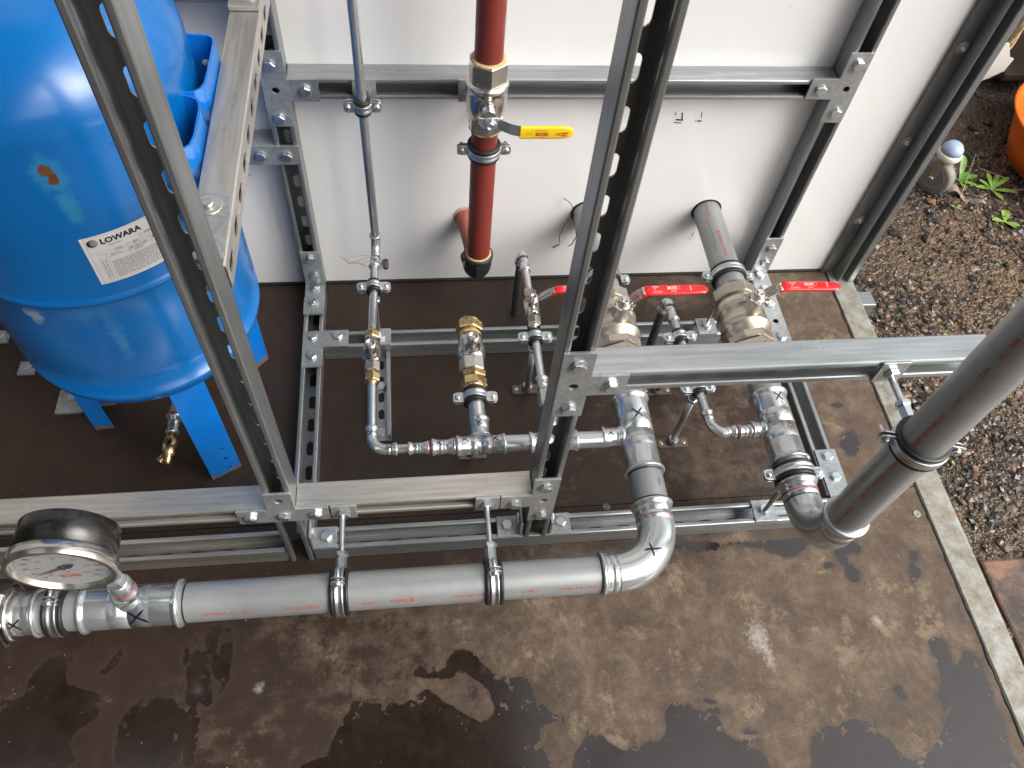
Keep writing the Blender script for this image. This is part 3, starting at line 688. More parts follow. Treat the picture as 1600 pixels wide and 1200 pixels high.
tplate('L shaped plate on the floor rails at the left rear corner', (-.2035,.951,.0402), X, Y,
    [(-.0195,-.066),(.0195,-.066),(.0195,-.0195),(.067,-.0195),(.067,.0195),(-.0195,.0195)], [], [(0,.004),(.047,.004),(0,-.042)])
tplate('flat plate with two bolts at the front end of the right floor rail', (.7385,.600,.0402), X, Y, rect(-.0195,.0205,-.066,.053), [], [(.001,.037),(.002,-.005)])
mb = MB(); mb.box(.7605,.7645,.500,.560,.004,.062); mb.obj('side_leg', 'plate', bpy.data.objects[[o.name for o in bpy.data.objects if o.get('label','').startswith('flat plate with two bolts at the front end')][0]], bevel=.0006)

def angle_plate(label, x, yb, zt, yend, bolts_v, bolts_h, holes=(), lap=None):
    root = thing('corner_bracket', label, 'bracket', (x,1.09,.04), 'bent zinc corner brackets')
    pv = MB(); pv.prism((x,1.0938,0), X, Z, rect(-.0190,.0190,.0445,zt), (), .004); pv.obj('upright_leg', 'plate', root, bevel=.0007)
    ph = MB(); ph.prism((x,0,.0402), X, Y, rect(-.0195,.0195,yend,1.0900), [circ(0, h, .0058) for h in holes], .004); ph.obj('floor_leg', 'plate', root, bevel=.0007)
    for z in bolts_v: bolt(root, (x+.001,1.0898,z), (0,-1,0))
    for y in bolts_h: bolt(root, (x,y,.0442 + (.0042 if lap and y < lap else 0)), Z, nut=lap is not None, stud=.002 if lap is not None else 0)
    return root
r0 = angle_plate('bent bracket with two nuts and two bolts at the foot of the left rear upright', -.2045, 0, .136, 1.012, (.119,.071), (1.077,1.036), lap=1.05)
mb = MB(); mb.prism((-.2045,0,.0444), X, Y, rect(-.0200,.0200,1.010,1.052), (), .004); mb.obj('lapped_leg', 'plate', r0, bevel=.0007)
angle_plate('long bent bracket with a hole at the foot of the right rear upright', .7345, 0, .148, .872, (.120,.079), (1.082,1.043,1.002,.916), (.958,))

def floor_angle(label, xi, side):
    """angle between the foot of a front upright (face at xi) and the floor rail; side = +1 lies to the right"""
    root = thing('angle_bracket', label, 'bracket', (xi+side*.02,.539,.040), 'small angle brackets at the upright feet')
    mb = MB(); a, b = sorted((xi, xi+side*.040)); mb.prism((0,0,.0402), X, Y, rect(a, b, .5205, .5575), (), .004); mb.obj('floor_leg', 'plate', root, bevel=.0007)
    a, b = sorted((xi+side*.0003, xi+side*.0043)); mb = MB(); mb.box(a, b, .5205, .5575, .0444, .088); mb.obj('upright_leg', 'plate', root, bevel=.0007)
    bolt(root, (xi+side*.023,.540,.0442), Z, rot=.3); bolt(root, (xi+side*.0045,.540,.070), (side,0,0), rot=.5, h=.004)
    return root
floor_angle('angle bracket on the floor rail at the foot of the left front upright', -.1880, 1)
floor_angle('stained angle bracket to the left of the middle upright foot', .1575, -1)
floor_angle('clean angle bracket to the right of the middle upright foot', .2030, 1)
# corner plate where the tank rail meets the left front upright, and the one at its far end
t0 = thing('corner_bracket', 'plate with a large washer and screw on the near end of the slotted tank rail', 'bracket', (-.209,.60,.68), 'bent zinc corner brackets')
mb = MB(); mb.prism((-.2095,0,.6770), X, Y, rect(-.0180,.0190,.5650,.660), (), .004); mb.obj('plate', 'plate', t0, bevel=.0008)
mb = MB(); mb.lathe((-.213,.640,.6812), Z, [(0,.0150),(.0012,.0150),(.0018,.0140)], 30); mb.obj('washer', 'galv_warm_lit', t0)
mb = MB(); mb.lathe((-.213,.640,.683), Z, [(0,.0065),(.003,.0065),(.0045,.0050),(.0030,.0026),(.0030,.0005)], 20); mb.obj('screw', 'zinc', t0)
t0 = thing('corner_bracket', 'bolted plate on the far end of the slotted tank rail', 'bracket', (-.209,1.03,.68), 'bent zinc corner brackets')
mb = MB(); mb.prism((-.2095,0,.6770), X, Y, rect(-.0200,.0195,1.0060,1.085), (), .0065); mb.obj('plate', 'galv_warm_lit', t0, bevel=.0008)
bolt(t0, (-.205,1.030,.6835), Z)

# plates that carry rods
sq_plate('small square plate with a nut just right of the cross shaped plate', (-.1215,.518,.187), X, Z)
sq_plate('small square plate with a nut left of the low T plate', (.0925,.518,.187), X, Z)
sq_plate('small square plate with a nut behind the pressure gauge', (-.4990,.518,.187), X, Z)
sq_plate('small square plate with a nut on the highest front rail beside the vertical pipe', (.5880,.518,.503), X, Z)
sq_plate('square plate with a rod nut on the right end of the rear floor rail', (.5840,.951,.0402), X, Y, .040)
sq_plate('square plate on the rear floor rail behind the nickel valve of the middle pipe', (.3450,.951,.0402), X, Y, .040)
sq_plate('square plate with a rod nut under the thin zinc pipe', (-.0745,.951,.0402), X, Y, .040)
sq_plate('square plate with a rod nut on the front floor rail near the lower elbow', (.5890,.539,.0402), X, Y, .040)
sq_plate('small plate behind the vertical thin pipe on the high cross rail', (-.0700,1.094,.4965), X, Z, nut=False)
sq_plate('small plate on the high cross rail half hidden by the red pipe valve', (.0960,1.094,.4965), X, Z, nut=False)
# floor bases for the rods of the small pipes
def floor_base(label, x, y, w=.060):
    root = thing('rod_base', label, 'rod base', (x,y,0), 'dark steel rod bases screwed to the deck')
    mb = MB(); out = [(-w/2+.003,-.010),(w/2-.003,-.010),(w/2,-.007),(w/2,.007),(w/2-.003,.010),(-w/2+.003,.010),(-w/2,.007),(-w/2,-.007)]
    mb.prism((x,y,.0004), X, Y, out, (), .0048); mb.obj('base_plate', 'steelblk', root, bevel=.0008)
    mb = MB(); mb.lathe((x,y,.0052), Z, [(0,.0105),(.002,.0105),(.004,.0092),(.008,.0085)], 24); mb.obj('welded_socket', 'steelblk', root)
    mb = MB(); mb.hexa((x,y,.0130), Z, 0, .0065, .0098); mb.obj('nut', 'zinc', root)
    for s in (-1, 1):
        mb = MB(); mb.lathe((x+s*w*.36,y,.0052), Z, [(0,.0048),(.0012,.0046),(.0006,.0020),(.0006,.0004)], 18); mb.obj('screw', 'brass', root)
    return root
floor_base('dark rod base screwed to the deck under the pipe with the short red lever', .205, .841)
floor_base('dark rod base screwed to the deck behind the front upright, right of the middle tee', .461, .825)
floor_base('dark rod base screwed to the deck midway between the two large tees', .468, .706)
floor_base('dark rod base almost hidden under the small tee below the brass capped valve', .0885, .703, .052)
t0 = thing('floor_plate', 'square zinc plate with a nut on the deck behind the left tank leg', 'floor plate', (-.640,.855,0), 'square floor plates by the tank')
plate(t0, (-.640,.855,.0004), X, Y, rect(-.024,.024,-.026,.026), th=.006); bolt(t0, (-.638,.862,.0065), Z, nut=True, stud=.002)
for q, lab in (((-.735,.935), 'small square plate on the deck left of the tank, half hidden by its belly'), ((-.800,1.012), 'small square plate on the deck farthest left, at the edge of the tank')):
    t0 = thing('floor_plate', lab, 'floor plate', (q[0],q[1],0), 'square floor plates by the tank')
    plate(t0, (q[0],q[1],.0004), X, Y, rect(-.015,.015,-.015,.015), th=.005); bolt(t0, (q[0],q[1],.0054), Z, nut=True)
for x, y, lab in ((.321,.583,'recessed screw in the deck behind the front floor rail'), (.897,.533,'worn screw in the deck beside the edge beam')):
    t0 = thing('deck_screw', lab, 'screw', (x,y,0))
    mb = MB(); mb.lathe((x,y,.0002), Z, [(0,.0075),(.0008,.0072),(.0007,.0045),(.0002,.0034),(.0002,.0004)], 24); mb.obj('screw_head', 'steelblk' if x < .5 else 'beam', t0)
# ------------------------------------------------------------------ pipework
ZP = .187; RB = .0272
def pipe(par, pts, R, mat='pipe', seg=40, name='pipe'):
    mb = MB(); mb.tube(pts, R, seg); return mb.obj(name, mat, par)
def straight_print(par, s, P, a, r0, R, size, x0=0, flip=1, bold=0.):
    mb = MB(); vs, fs = text2d(s, size, bold); wrap2d(mb, ([(x+x0, y) for x, y, *_ in vs], fs), P, a, r0, R, flip); return mb.obj('lettering', 'red_ink', par)
def logo_box(par, P, a, r0, R, s, x0, flip=1):
    mb = MB(); g = lambda q: [(x+x0, y) for x, y in q]
    for b in (rect(0,s,0,s*.22), rect(0,s*.22,s*.22,s*.78), rect(s*.78,s,s*.22,s*.78), rect(0,s,s*.78,s), rect(s*.38,s*.62,s*.38,s*.62)):
        wrap2d(mb, (g(b), [(0,1,2,3)]), P, a, r0, R, flip)
    return mb.obj('emblem', 'red_ink', par)

# --- run 1: nut at the left edge, gauge tee, long front pipe, elbow, pipe, large tee
g = thing('front_pipe_run', 'large zinc pipe run along the front, from the gauge to the marked elbow', 'pipework', (0,.393,ZP))
FY = .393
mb = MB(); mb.hexa((0,FY,ZP), X, -.640, -.552, .0435, u=(0,.35,1), ch=.06); mb.lathe((0,FY,ZP), X, [(-.553,.040),(-.547,.0335)], 40); mb.obj('union_nut', 'nickel2', g)
mb = MB(); press(mb, (-.5165,FY,ZP), -X, RB, .034); mb.lathe((0,FY,ZP), X, [(-.556,RB+.0014),(-.550,RB+.0014)], 40); mb.obj('coupling', 'chrome', g)
pipe(g, [(-.53,FY,ZP), (-.45,FY,ZP)], RB)
def tee(par, P, ax, R, La, Lb, bd, Rb, hb, bb=None):
    P = V(P); ax = V(ax); bd = V(bd); mb = MB()
    press(mb, P-ax*La, ax, R, La); press(mb, P+ax*Lb, -ax, R, Lb)
    g_ = .0014 if R > .02 else .0012
    press(mb, P+bd*hb, -bd, Rb, hb-R*.75, bb)
    mb.lathe(P, bd, [(R*.80, Rb*1.42), (R+.0018, Rb*1.22), (R+.0045, Rb*1.08), (R+.007, Rb+.0012)], 36)
    return mb.obj('tee', 'chrome', par)
TX = -.392
tee(g, (TX-.008,FY,ZP), X, RB, .064, .064, Z, .0118, .052)
# tee print centre sits on the branch
cross_mark(g, (TX+.006,FY,ZP), X, (0,-.80,.62), RB+.0017, .0125, 1)
cross_mark(g, (-.541,FY,ZP), X, (0,-.75,.66), RB+.0017, .0085, 2)
pipe(g, [(TX+.04,FY,ZP), (.262,FY,ZP)], RB)
mb = MB(); press(mb, (.246,FY,ZP), X, RB, .026)
C0 = V((.272,.466,ZP)); mb.tube(arc_pts(C0, (.272,FY,ZP), (.345,.466,ZP), 20), RB+.0014, 44, cap=False)
press(mb, (.345,.498,ZP), -Y, RB, .034); mb.obj('elbow', 'chrome', g)
pipe(g, [(.345,.48,ZP), (.345,.58,ZP)], RB)
tee(g, (.345,.6205,ZP), Y, RB, .0695, .0695, -X, .0142, .059)
pipe(g, [(.345,.67,ZP), (.345,.765,ZP)], RB)
cross_mark(g, C0+V((.0515,-.0515,0)), V((1,1,0)).normalized(), (-.12,-.22,1), RB+.0020, .0105, 4)
cross_mark(g, (.345,.648,ZP), Y, (.05,0,1), RB+.0018, .0100, 5)
mb = MB(); wrap2d(mb, stroke([(.5350-.54,.003),(.543-.54,.001),(.549-.54,.006),(.536-.54,.0045)], .0009), (.345,.523,ZP), Y, (.35,0,1), RB+.0003); mb.obj('marker_scribble', 'black_ink', g)
redring(g, (.345,.472,ZP), Y, RB+.0017, .0005)
for x in (.2465,): redring(g, (x-.0008,FY,ZP), X, RB+.0002, .0012, 'black_ink')
redring(g, (-.3295,FY,ZP), X, RB+.0002, .0010, 'black_ink'); redring(g, (.345,.5005,ZP), Y, RB+.0002, .0010, 'black_ink'); redring(g, (.345,.5490,ZP), Y, RB+.0002, .0012, 'black_ink')
# red print, upside down seen from above: reads towards -X
pr0 = (0,-.90,.44); PT = (0,FY,ZP)
def fprint(s, xr, size=.0064): straight_print(g, s, (xr,FY,ZP), -X, pr0, RB+.00025, size)
fprint('ATEC 14/13-1867*U1', .238); fprint('.< PN 16', .152); fprint('ATG 2494 -HPU', .078)
logo_box(g, (-.022,FY,ZP), -X, pr0, RB+.00025, .0058, 0); fprint('GEBERIT', -.030); fprint('Geberit', -.0725)
fprint('Mapress', -.1135, .0055); fprint('220826 - 01 10 017', -.150); fprint('QN . 1. 6 . 1.0034/1009', -.243)
straight_print(g, 'ATEC', (-.480,FY,ZP), -X, (0,-.40,.9), RB+.00025, .0085)

# --- branch run: thin elbow, reducers, small tees up to the large tee
g = thing('branch_pipe_run', 'small zinc pipe run with marked press fittings leading to the middle tee', 'pipework', (0,.617,ZP))
BY = .6175; R1 = .0075; R2 = .0108; R3 = .0142
TXN = -.0805
pipe(g, [(TXN,.748,ZP), (TXN,.640,ZP)], R1, 'pipe_small', 24)
mb = MB(); press(mb, (TXN,.6590,ZP), -Y, R1, .018); mb.tube(arc_pts((TXN+.0235,.641,ZP), (TXN,.641,ZP), (TXN+.0235,BY,ZP), 14), R1+.0012, 28, cap=False)
press(mb, (-.0405,BY,ZP), -X, R1, .018); mb.obj('elbow', 'chrome', g)
pipe(g, [(-.05,BY,ZP), (-.01,BY,ZP)], R1, 'pipe_small', 24)
mb = MB(); press(mb, (-.0250,BY,ZP), X, R1, .018); mb.lathe((0,BY,ZP), X, [(-.008,.0092),(-.006,.0088),(.000,.0088),(.003,.0102),(.006,.0108),(.0105,.0108)], 30); mb.obj('reducer', 'chrome', g)
mb = MB(); press(mb, (.0120,BY,ZP), X, R2, .020); mb.lathe((0,BY,ZP), X, [(.031,.0122),(.033,.0116),(.040,.0116),(.043,.0135),(.046,.0142),(.052,.0142)], 32); mb.obj('reducer', 'chrome', g)
for x, r in ((.0092,.0109),(.0475,.0143)): redring(g, (x,BY,ZP), X, r, .0008)
for x, r in ((-.0150,.0088),(.0255,.0121),(.1055,.0155),(-.0540,.0088)): redring(g, (x,BY,ZP), X, r, .0003)
tee(g, (.0905,BY,ZP), X, R3, .0395, .0395, Y, R3, .0480)
pipe(g, [(.11,BY,ZP), (.19,BY,ZP)], R3, 'pipe_small', 30)
tee(g, (.2070,BY,ZP), X, R3, .0395, .0395, Y, .0095, .0450)
pipe(g, [(.22,BY,ZP), (.30,BY,ZP)], R3, 'pipe_small', 30)
pipe(g, [(.089,.650,ZP), (.088,.722,ZP)], R3, 'pipe_small', 30)
pipe(g, [(.2065,.65,ZP), (.2030,.74,ZP)], .0085, 'pipe_small', 24)
mb = MB(); press(mb, (.2022,.741,ZP), -Y, R1+.001, .020); mb.lathe((.2045,.70,ZP), V((.03,-1,0)), [(-.022,.0105),(-.018,.0105),(-.012,.0128),(.010,.0128),(.016,.0110)], 8, False); mb.obj('reducer', 'chrome', g)
for P, a, r0, R, s, sd in (((TXN,.6450,ZP), Y, (-.2,0,1), R1+.0014, .0048, 7), ((-.052,BY,ZP), X, (0,-.2,1), R1+.0014, .0046, 8), ((-.0135,BY,ZP), X, (0,-.1,1), R1+.0014, .0044, 9), ((.0240,BY,ZP), X, (0,.1,1), R2+.0014, .0050, 10),
    ((.0650,BY,ZP), X, (0,.2,1), R3+.0014, .0052, 12), ((.1130,BY,ZP), X, (0,.25,1), R3+.0014, .0058, 13), ((.0905,.652,ZP), Y, (-.05,0,1), R3+.0014, .0058, 14), ((.1790,BY,ZP), X, (0,.2,1), R3+.0014, .0046, 15), ((.2350,BY,ZP), X, (0,.2,1), R3+.0014, .0046, 16), ((.3000,BY,ZP), X, (0,.1,1), R3+.0016, .0050, 17), ((.2024,.731,ZP), Y, (.1,0,1), R1+.0024, .0042, 18)):
    cross_mark(g, P, a, r0, R, s, sd)

# --- thin line: vertical pipe on the wall, bend, run to the first brass valve
g = thing('thin_pipe_line', 'thin zinc pipe coming down the white panel and bending forward at its foot', 'pipework', (-.0725,1.05,ZP))
mb = MB(); mb.tube([(-.0725,1.05,1.9), (-.0725,1.05,.225)], R1, 24); mb.obj('pipe', 'pipe_small', g)
mb = MB(); press(mb, (-.0725,1.05,.2230), -Z, R1, .018); mb.tube(arc_pts((-.0735,1.0245,.2120), (-.0725,1.05,.2120), (-.0745,1.0245,ZP), 14), R1+.0012, 26, cap=False); press(mb, (-.0760,1.000,ZP), V((.03,1,0)), R1, .025); mb.obj('elbow', 'chrome', g)
pipe(g, [(-.0757,1.012,ZP), (TXN,.842,ZP)], R1, 'pipe_small', 24)
cross_mark(g, (-.0752,1.012,ZP), Y, (.1,0,1), R1+.0016, .0042, 20)

# --- ball valves of the small lines
def small_valve(label, x, y0, y1, Rn, Rb, ystem, zst, ynut=None, capend=False, cat='valve', parts=None):
    g = thing('brass_ended_valve', label, cat, (x,(y0+y1)/2,ZP), None)
    return g
g = thing('ball_valve', 'small nickel ball valve with brass nuts on the thin left pipe', 'valve', (TXN,.80,ZP))
AX = Y
mb = MB(); mb.hexa((TXN,0,ZP), Y, .746, .762, .0135, u=(.2,0,1)); mb.lathe((TXN,0,ZP), Y, [(.741,.0095),(.746,.0112)], 26); mb.obj('nut', 'brass', g)
mb = MB(); mb.hexa((TXN,0,ZP), Y, .763, .768, .0130, u=(.5,0,1)); mb.obj('nut', 'brass', g)
mb = MB(); mb.hexa((TXN,0,ZP), Y, .768, .785, .0135, u=(.26,0,1), ch=.05); mb.lathe((TXN,0,ZP), Y, [(.784,.0125),(.788,.0148),(.796,.0158),(.808,.0158),(.820,.0140),(.832,.0125)], 36); mb.obj('body', 'nickel2', g)
mb = MB(); mb.lathe((TXN,0,ZP), Y, [(.831,.0118),(.835,.0118)], 26); mb.hexa((TXN,0,ZP), Y, .835, .850, .0138, u=(.1,0,1)); mb.lathe((TXN,0,ZP), Y, [(.849,.0115),(.853,.0092)], 24); mb.obj('nut', 'brass', g)
def stem(g, x, y, z0, r, h, tilt=(0,0,1)):
    mb = MB(); mb.lathe((x,y,z0), tilt, [(0,r*1.45),(h*.25,r*1.45),(h*.33,r*1.05),(h*.5,r),(h,r),(h,r*.72),(h*.62,r*.68),(h*.62,.0003)], 28)
    mb.obox(V((x,y,z0+h*.55)), X, Y, Z, (-r*.38, r*.38), (-r*.38, r*.38), (0, h*.36)); mb.obj('stem', 'nickel2', g)
stem(g, TXN, .797, ZP+.008, .0088, .034)
g = thing('ball_valve', 'nickel ball valve with gold brass cap and bare stem above the marked small tee', 'valve', (.0875,.80,ZP))
x = .0875
mb = MB(); mb.lathe((x,0,ZP), Y, [(.722,.0185),(.726,.0210)], 30); mb.hexa((x,0,ZP), Y, .726, .743, .0225, u=(.3,0,1)); mb.obj('nut', 'brass', g)
mb = MB(); mb.lathe((x,0,ZP), Y, [(.743,.0175),(.746,.0175)], 30); mb.hexa((x,0,ZP), Y, .745, .756, .0220, u=(.1,0,1)); mb.obj('nut', 'brass', g)
mb = MB(); mb.hexa((x,0,ZP), Y, .756, .782, .0225, u=(.15,0,1), n=8, ch=.06); mb.lathe((x,0,ZP), Y, [(.780,.0205),(.784,.0235),(.794,.0245),(.806,.0240),(.820,.0215),(.834,.0200)], 40); mb.obj('body', 'nickel2', g)
mb = MB(); mb.lathe((x,0,ZP), Y, [(.833,.0190),(.845,.0190)], 32); mb.hexa((x,0,ZP), Y, .844, .862, .0240, u=(.25,0,1), n=6); mb.lathe((x,0,ZP), Y, [(.861,.0205),(.866,.0190),(.866,.0001)], 32); mb.obj('cap', 'brass', g)
mb = MB(); mb.lathe((x,0,ZP), Y, [(.8325,.0202),(.8365,.0200),(.838,.0188)], 30); mb.obj('paste', 'thread_tape', g)
stem(g, x+.002, .796, ZP+.013, .0092, .040)

def lever(g, P, dx, z1, x1, x2, wd, dy=0, lett=True):
    """flat steel lever from the stem at P, stepping up, with a red sleeve from x1 to x2"""
    P = V(P); mb = MB()
    prof = [(.004,0),(.013,.001),(x1-P.x-.004,z1-P.z),(x2-P.x-.006,z1-P.z)]
    th = .0022; w_ = wd*.42
    vs = []
    for (px, pz) in prof:
        for yy in (-w_, w_):
            for zz in (0, th): vs.append(P+V((px, yy+dy*px, pz+zz)))
    fs = []
    for i in range(3):
        o = i*4
        fs += [(o,o+4,o+5,o+1),(o+2,o+3,o+7,o+6),(o,o+2,o+6,o+4),(o+1,o+5,o+7,o+3)]
    fs += [(0,1,3,2),(12,14,15,13)]; mb.add(vs, fs)
    mid = P+V(((.013+x1-P.x)/2-.003, dy*.02, (z1-P.z)*.42))
    d = V((x1-P.x-.013, 0, z1-P.z)).normalized(); nn = Y.cross(d)*-1
    if nn.z < 0: nn = -nn
    mb.obox(mid, d, Y, nn, (-.011,.011), (-w_*1.25,w_*1.25), (-.0012,.0034))
    mb.obox(mid+nn*.0034, d, Y, nn, (-.011,.011), (-w_*.5,w_*.5), (0,.0014))
    L = mb.obj('lever', 'stainless', g, bevel=.0007)
    mb = MB(); mb.lathe(mid+d*.0165+nn*.0026, nn, [(-.0008,.0032),(.0002,.0032),(.0003,.0001)], 18); mb.obj('lever_hole', 'steelblk', L)
    for c in L.children: c.location = (0,0,0)
    # sleeve: rounded bar with rounded far end, bent where it starts
    mb = MB(); n = 22; secs = []
    xs_ = [x1-.006, x1-.001, x1+.003, x1+.010]+[x1+.010+(x2-x1-.010)*k/10 for k in range(1, 8)]
    def sec(c, hw, hh, k=14):
        o = []
        for j in range(k):
            a = 2*math.pi*j/k; ca, sa = math.cos(a), math.sin(a)
            o.append(c+V((0, hw*math.copysign(abs(ca)**.45, ca), hh*math.copysign(abs(sa)**.6, sa))))
        return o
    zc = z1+th/2
    for xx in xs_:
        zz = zc-(max(0, x1+.002-xx))*.8; secs.append(sec(V((xx, P.y+dy*(xx-P.x), zz)), wd/2, .0036))
    xe = xs_[-1]
    for k in range(1, 7):
        a = k/6*math.pi/2; secs.append(sec(V((xe+(x2-xe)*math.sin(a), P.y+dy*(xe+(x2-xe)*math.sin(a)-P.x), zc)), max(wd/2*math.cos(a)**.7, .0004), max(.0036*math.cos(a)**.5, .0004)))
    k = 14; vs = [p for s_ in secs for p in s_]
    mb.add(vs, [(i*k+j, i*k+(j+1)%k, (i+1)*k+(j+1)%k, (i+1)*k+j) for i in range(len(secs)-1) for j in range(k)], True)
    mb.add(secs[0], [tuple(range(k))])
    G = mb.obj('grip', 'redgrip', L); G.location = (0,0,0)
    a = V((1, dy, 0)).normalized(); b = Z.cross(a)
    if lett:
        mb = MB(); o = V((0,0,zc+.0038))
        def T(s, xx, yy, size, bold=0): flat2d(mb, text2d(s, size, bold), V((xx, P.y+dy*(xx-P.x)+yy, zc+.0039)), a, b)
        T('OPEN', x1+.012, wd*.18, .0042*wd/.019); T('CLOSED', x1+.012, -wd*.36, .0042*wd/.019)
        flat2d(mb, stroke([(0,0),(.004,0)], .0012), V((x1+.014, P.y+dy*(x1+.014-P.x)+wd*.09, zc+.0039)), a, b); flat2d(mb, stroke([(.002,-.004),(.002,0)], .0011), V((x1+.014, P.y+dy*(x1+.014-P.x)+wd*.06, zc+.0039)), a, b)
        if x2-x1 > .08:
            bx = x1+.036; T('BOSS', bx+.003, -.0002, .0068, .00015); T('90NSSL', bx+.007, -.0062, .0032)
            for q in ([(0,0),(.022,0)], [(.022,0),(.022,.0068)], [(.022,.0068),(0,.0068)], [(0,.0068),(0,0)]):
                flat2d(mb, stroke(q, .0006), V((bx+.0015, P.y+dy*(bx-P.x)-.0016, zc+.00392)), a, b)
            flat2d(mb, text2d('WRAS', .0042), V((x1+.080, P.y+dy*(x1+.080-P.x)-.0055, zc+.0039)), b, -a)
        mb.obj('lettering', 'white_ink', G).location = (0,0,0)
def big_valve(label, x, ys, y0, y1, lev):
    g = thing('ball_valve', label, 'valve', (x, ys, ZP)); L = y1-y0
    mb = MB()
    mb.hexa((x,0,ZP), Y, y1-.024, y1, .0410, u=(.12,0,1), n=8, ch=.08)
    pr = [(y1-.024,.0350),(y1-.0295,.0345),(y1-.031,.0385),(y1-.038,.0402),(ys+.016,.0425),(ys+.0155,.0436),(ys+.0125,.0436),(ys+.012,.0425),(ys-.020,.0430),(ys-.0205,.0450),(ys-.026,.0452),(ys-.0265,.0428),(ys-.033,.0405),(y0+.042,.0352),(y0+.040,.0352)]
    mb.lathe((x,0,ZP), Y, pr[::-1], 52)
    mb.hexa((x,0,ZP), Y, y0+.0245, y0+.0395, .0425, u=(.25,0,1), n=8, ch=.10); mb.hexa((x,0,ZP), Y, y0, y0+.023, .0405, u=(.1,0,1), n=6, ch=.10)
    mb.obj('body', 'nickel', g)
    mb = MB(); mb.lathe((x+.006,ys,ZP+.036), (.02,0,1), [(0,.0185),(.006,.0165),(.010,.0135),(.026,.0125),(.028,.0115)], 32); mb.obj('stem_neck', 'nickel', g)
    zs = lev[0]
    mb = MB(); mb.lathe((x+.006,ys,zs-.010), Z, [(0,.0155),(.004,.0150),(.005,.0118),(.008,.0112)], 28)
    mb.obox((x+.006,ys,zs-.006), V((.8,-.6,0)), V((.6,.8,0)), Z, (-.0045,.020), (-.0085,.0085), (-.0026,.0004)); mb.obox((x+.006,ys,zs-.006), V((-.7,-.7,0)), V((.7,-.7,0)), V((.1,.1,-1)).normalized(), (-.002,.0195), (-.007,.007), (-.0004,.0022))
    mb.obj('stop_plate', 'stainless', g, bevel=.0006)
    mb = MB(); mb.lathe((x+.006,ys,zs-.003), Z, [(0,.0098),(.005,.0098),(.0062,.0088),(.0062,.0055),(.0045,.0050)], 28); mb.obox((x+.006,ys,zs), X, Y, Z, (-.0042,.0042), (-.0042,.0042), (-.002,.0052)); mb.obj('stem_nut', 'stainless', g)
    lever(g, (x+.006,ys,zs-.004), 1, lev[1], lev[2], lev[3], .0200, lev[4])
    return g
big_valve('large bronze ball valve behind the middle upright, its red lever pointing right', .344, .842, .762, .914, (.264,.286,.381,.491,.0))
big_valve('large bronze ball valve on the right pipe, its red lever reaching over the deck edge', .586, .848, .764, .916, (.265,.282,.627,.731,-.03))
g = thing('ball_valve', 'small nickel valve with a short red lever half hidden by the middle upright', 'valve', (.2025,.89,ZP))
x = .2025
mb = MB(); mb.hexa((x,0,ZP), Y, .913, .932, .0132, u=(.2,0,1)); mb.lathe((x,0,ZP), Y, [(.873,.0118),(.878,.0140),(.905,.0146),(.914,.0115)], 32); mb.hexa((x,0,ZP), Y, .868, .878, .0138, u=(.3,0,1)); mb.hexa((x,0,ZP), Y, .853, .868, .0132, u=(.1,0,1)); mb.lathe((x,0,ZP), Y, [(.847,.0115),(.853,.0118)], 26); mb.obj('body', 'nickel2', g)
mb = MB(); mb.lathe((x+.001,.891,ZP+.010), Z, [(0,.0085),(.012,.0072),(.020,.0068)], 24); mb.lathe((x+.001,.891,ZP+.028), Z, [(0,.0100),(.003,.0100),(.0035,.0068),(.009,.0066),(.009,.0044),(.006,.0040)], 24); mb.obj('stem_nut', 'stainless', g)
lever(g, (x+.001,.891,ZP+.030), 1, .238, .2400, .316, .0150, 0)

# --- line with the short red lever
g = thing('small_riser_line', 'small pipe rising from the deck, turning forward past the short red lever valve', 'pipework', (.200,1.034,0))
pipe(g, [(.200,1.034,0), (.200,1.034,.160)], .0082, 'oldpipe', 24, 'riser')
mb = MB(); press(mb, (.200,1.034,.1530), Z, .0082, .014); mb.tube(arc_pts((.2003,1.014,.1670), (.200,1.034,.1670), (.2006,1.014,ZP), 14), .0096, 26, cap=False); press(mb, (.2010,.982,ZP), Y, R1, .033); mb.obj('elbow', 'chrome', g)
pipe(g, [(.2010,.99,ZP), (.2018,.920,ZP)], R1, 'pipe_small', 24); pipe(g, [(.2015,.86,ZP), (.2022,.725,ZP)], R1, 'pipe_small', 24)
# --- line between the large pipes
g = thing('small_link_line', 'small zinc pipe that rises behind the highest front rail and bends into the right tee', 'pipework', (.459,.905,0))
A0 = V((.457,.880,ZP)); A1 = V((.4735,.640,ZP)); AD = (A1-A0).normalized()
pipe(g, [(.4565,.907,0), (.4565,.907,.160)], .0082, 'oldpipe', 24, 'riser')
mb = MB(); press(mb, (.4565,.907,.1530), Z, .0082, .014); mb.tube(arc_pts((.4570,.887,.1670), (.4565,.907,.1670), (.4575,.887,ZP), 14), .0096, 26, cap=False); press(mb, A0-AD*-.026, -AD, R1, .033); mb.obj('elbow', 'chrome', g)
pipe(g, [A0, A1], R1, 'pipe_small', 24)
mb = MB(); press(mb, A1-AD*.020, AD, R1, .018); mb.tube(arc_pts(A1+V((.0235,.002,0)), A1+V((.0002,.002,0)), A1+V((.0235,-.0225,0)), 14), R1+.0012, 28, cap=False); press(mb, (.5130,BY+.002,ZP), -X, R1, .018); mb.obj('elbow', 'chrome', g)
mb = MB(); press(mb, (.5150,BY+.002,ZP), X, R1+.001, .018); mb.lathe((0,BY+.002,ZP), X, [(.532,.0095),(.536,.0110),(.541,.0112)], 28); mb.obj('reducer', 'chrome', g)
redring(g, (.5170,BY+.002,ZP), X, .0125, .0007); redring(g, (.5395,BY+.002,ZP), X, .0113, .0007); redring(g, A1-AD*.010, AD, R1+.0014, .0003)

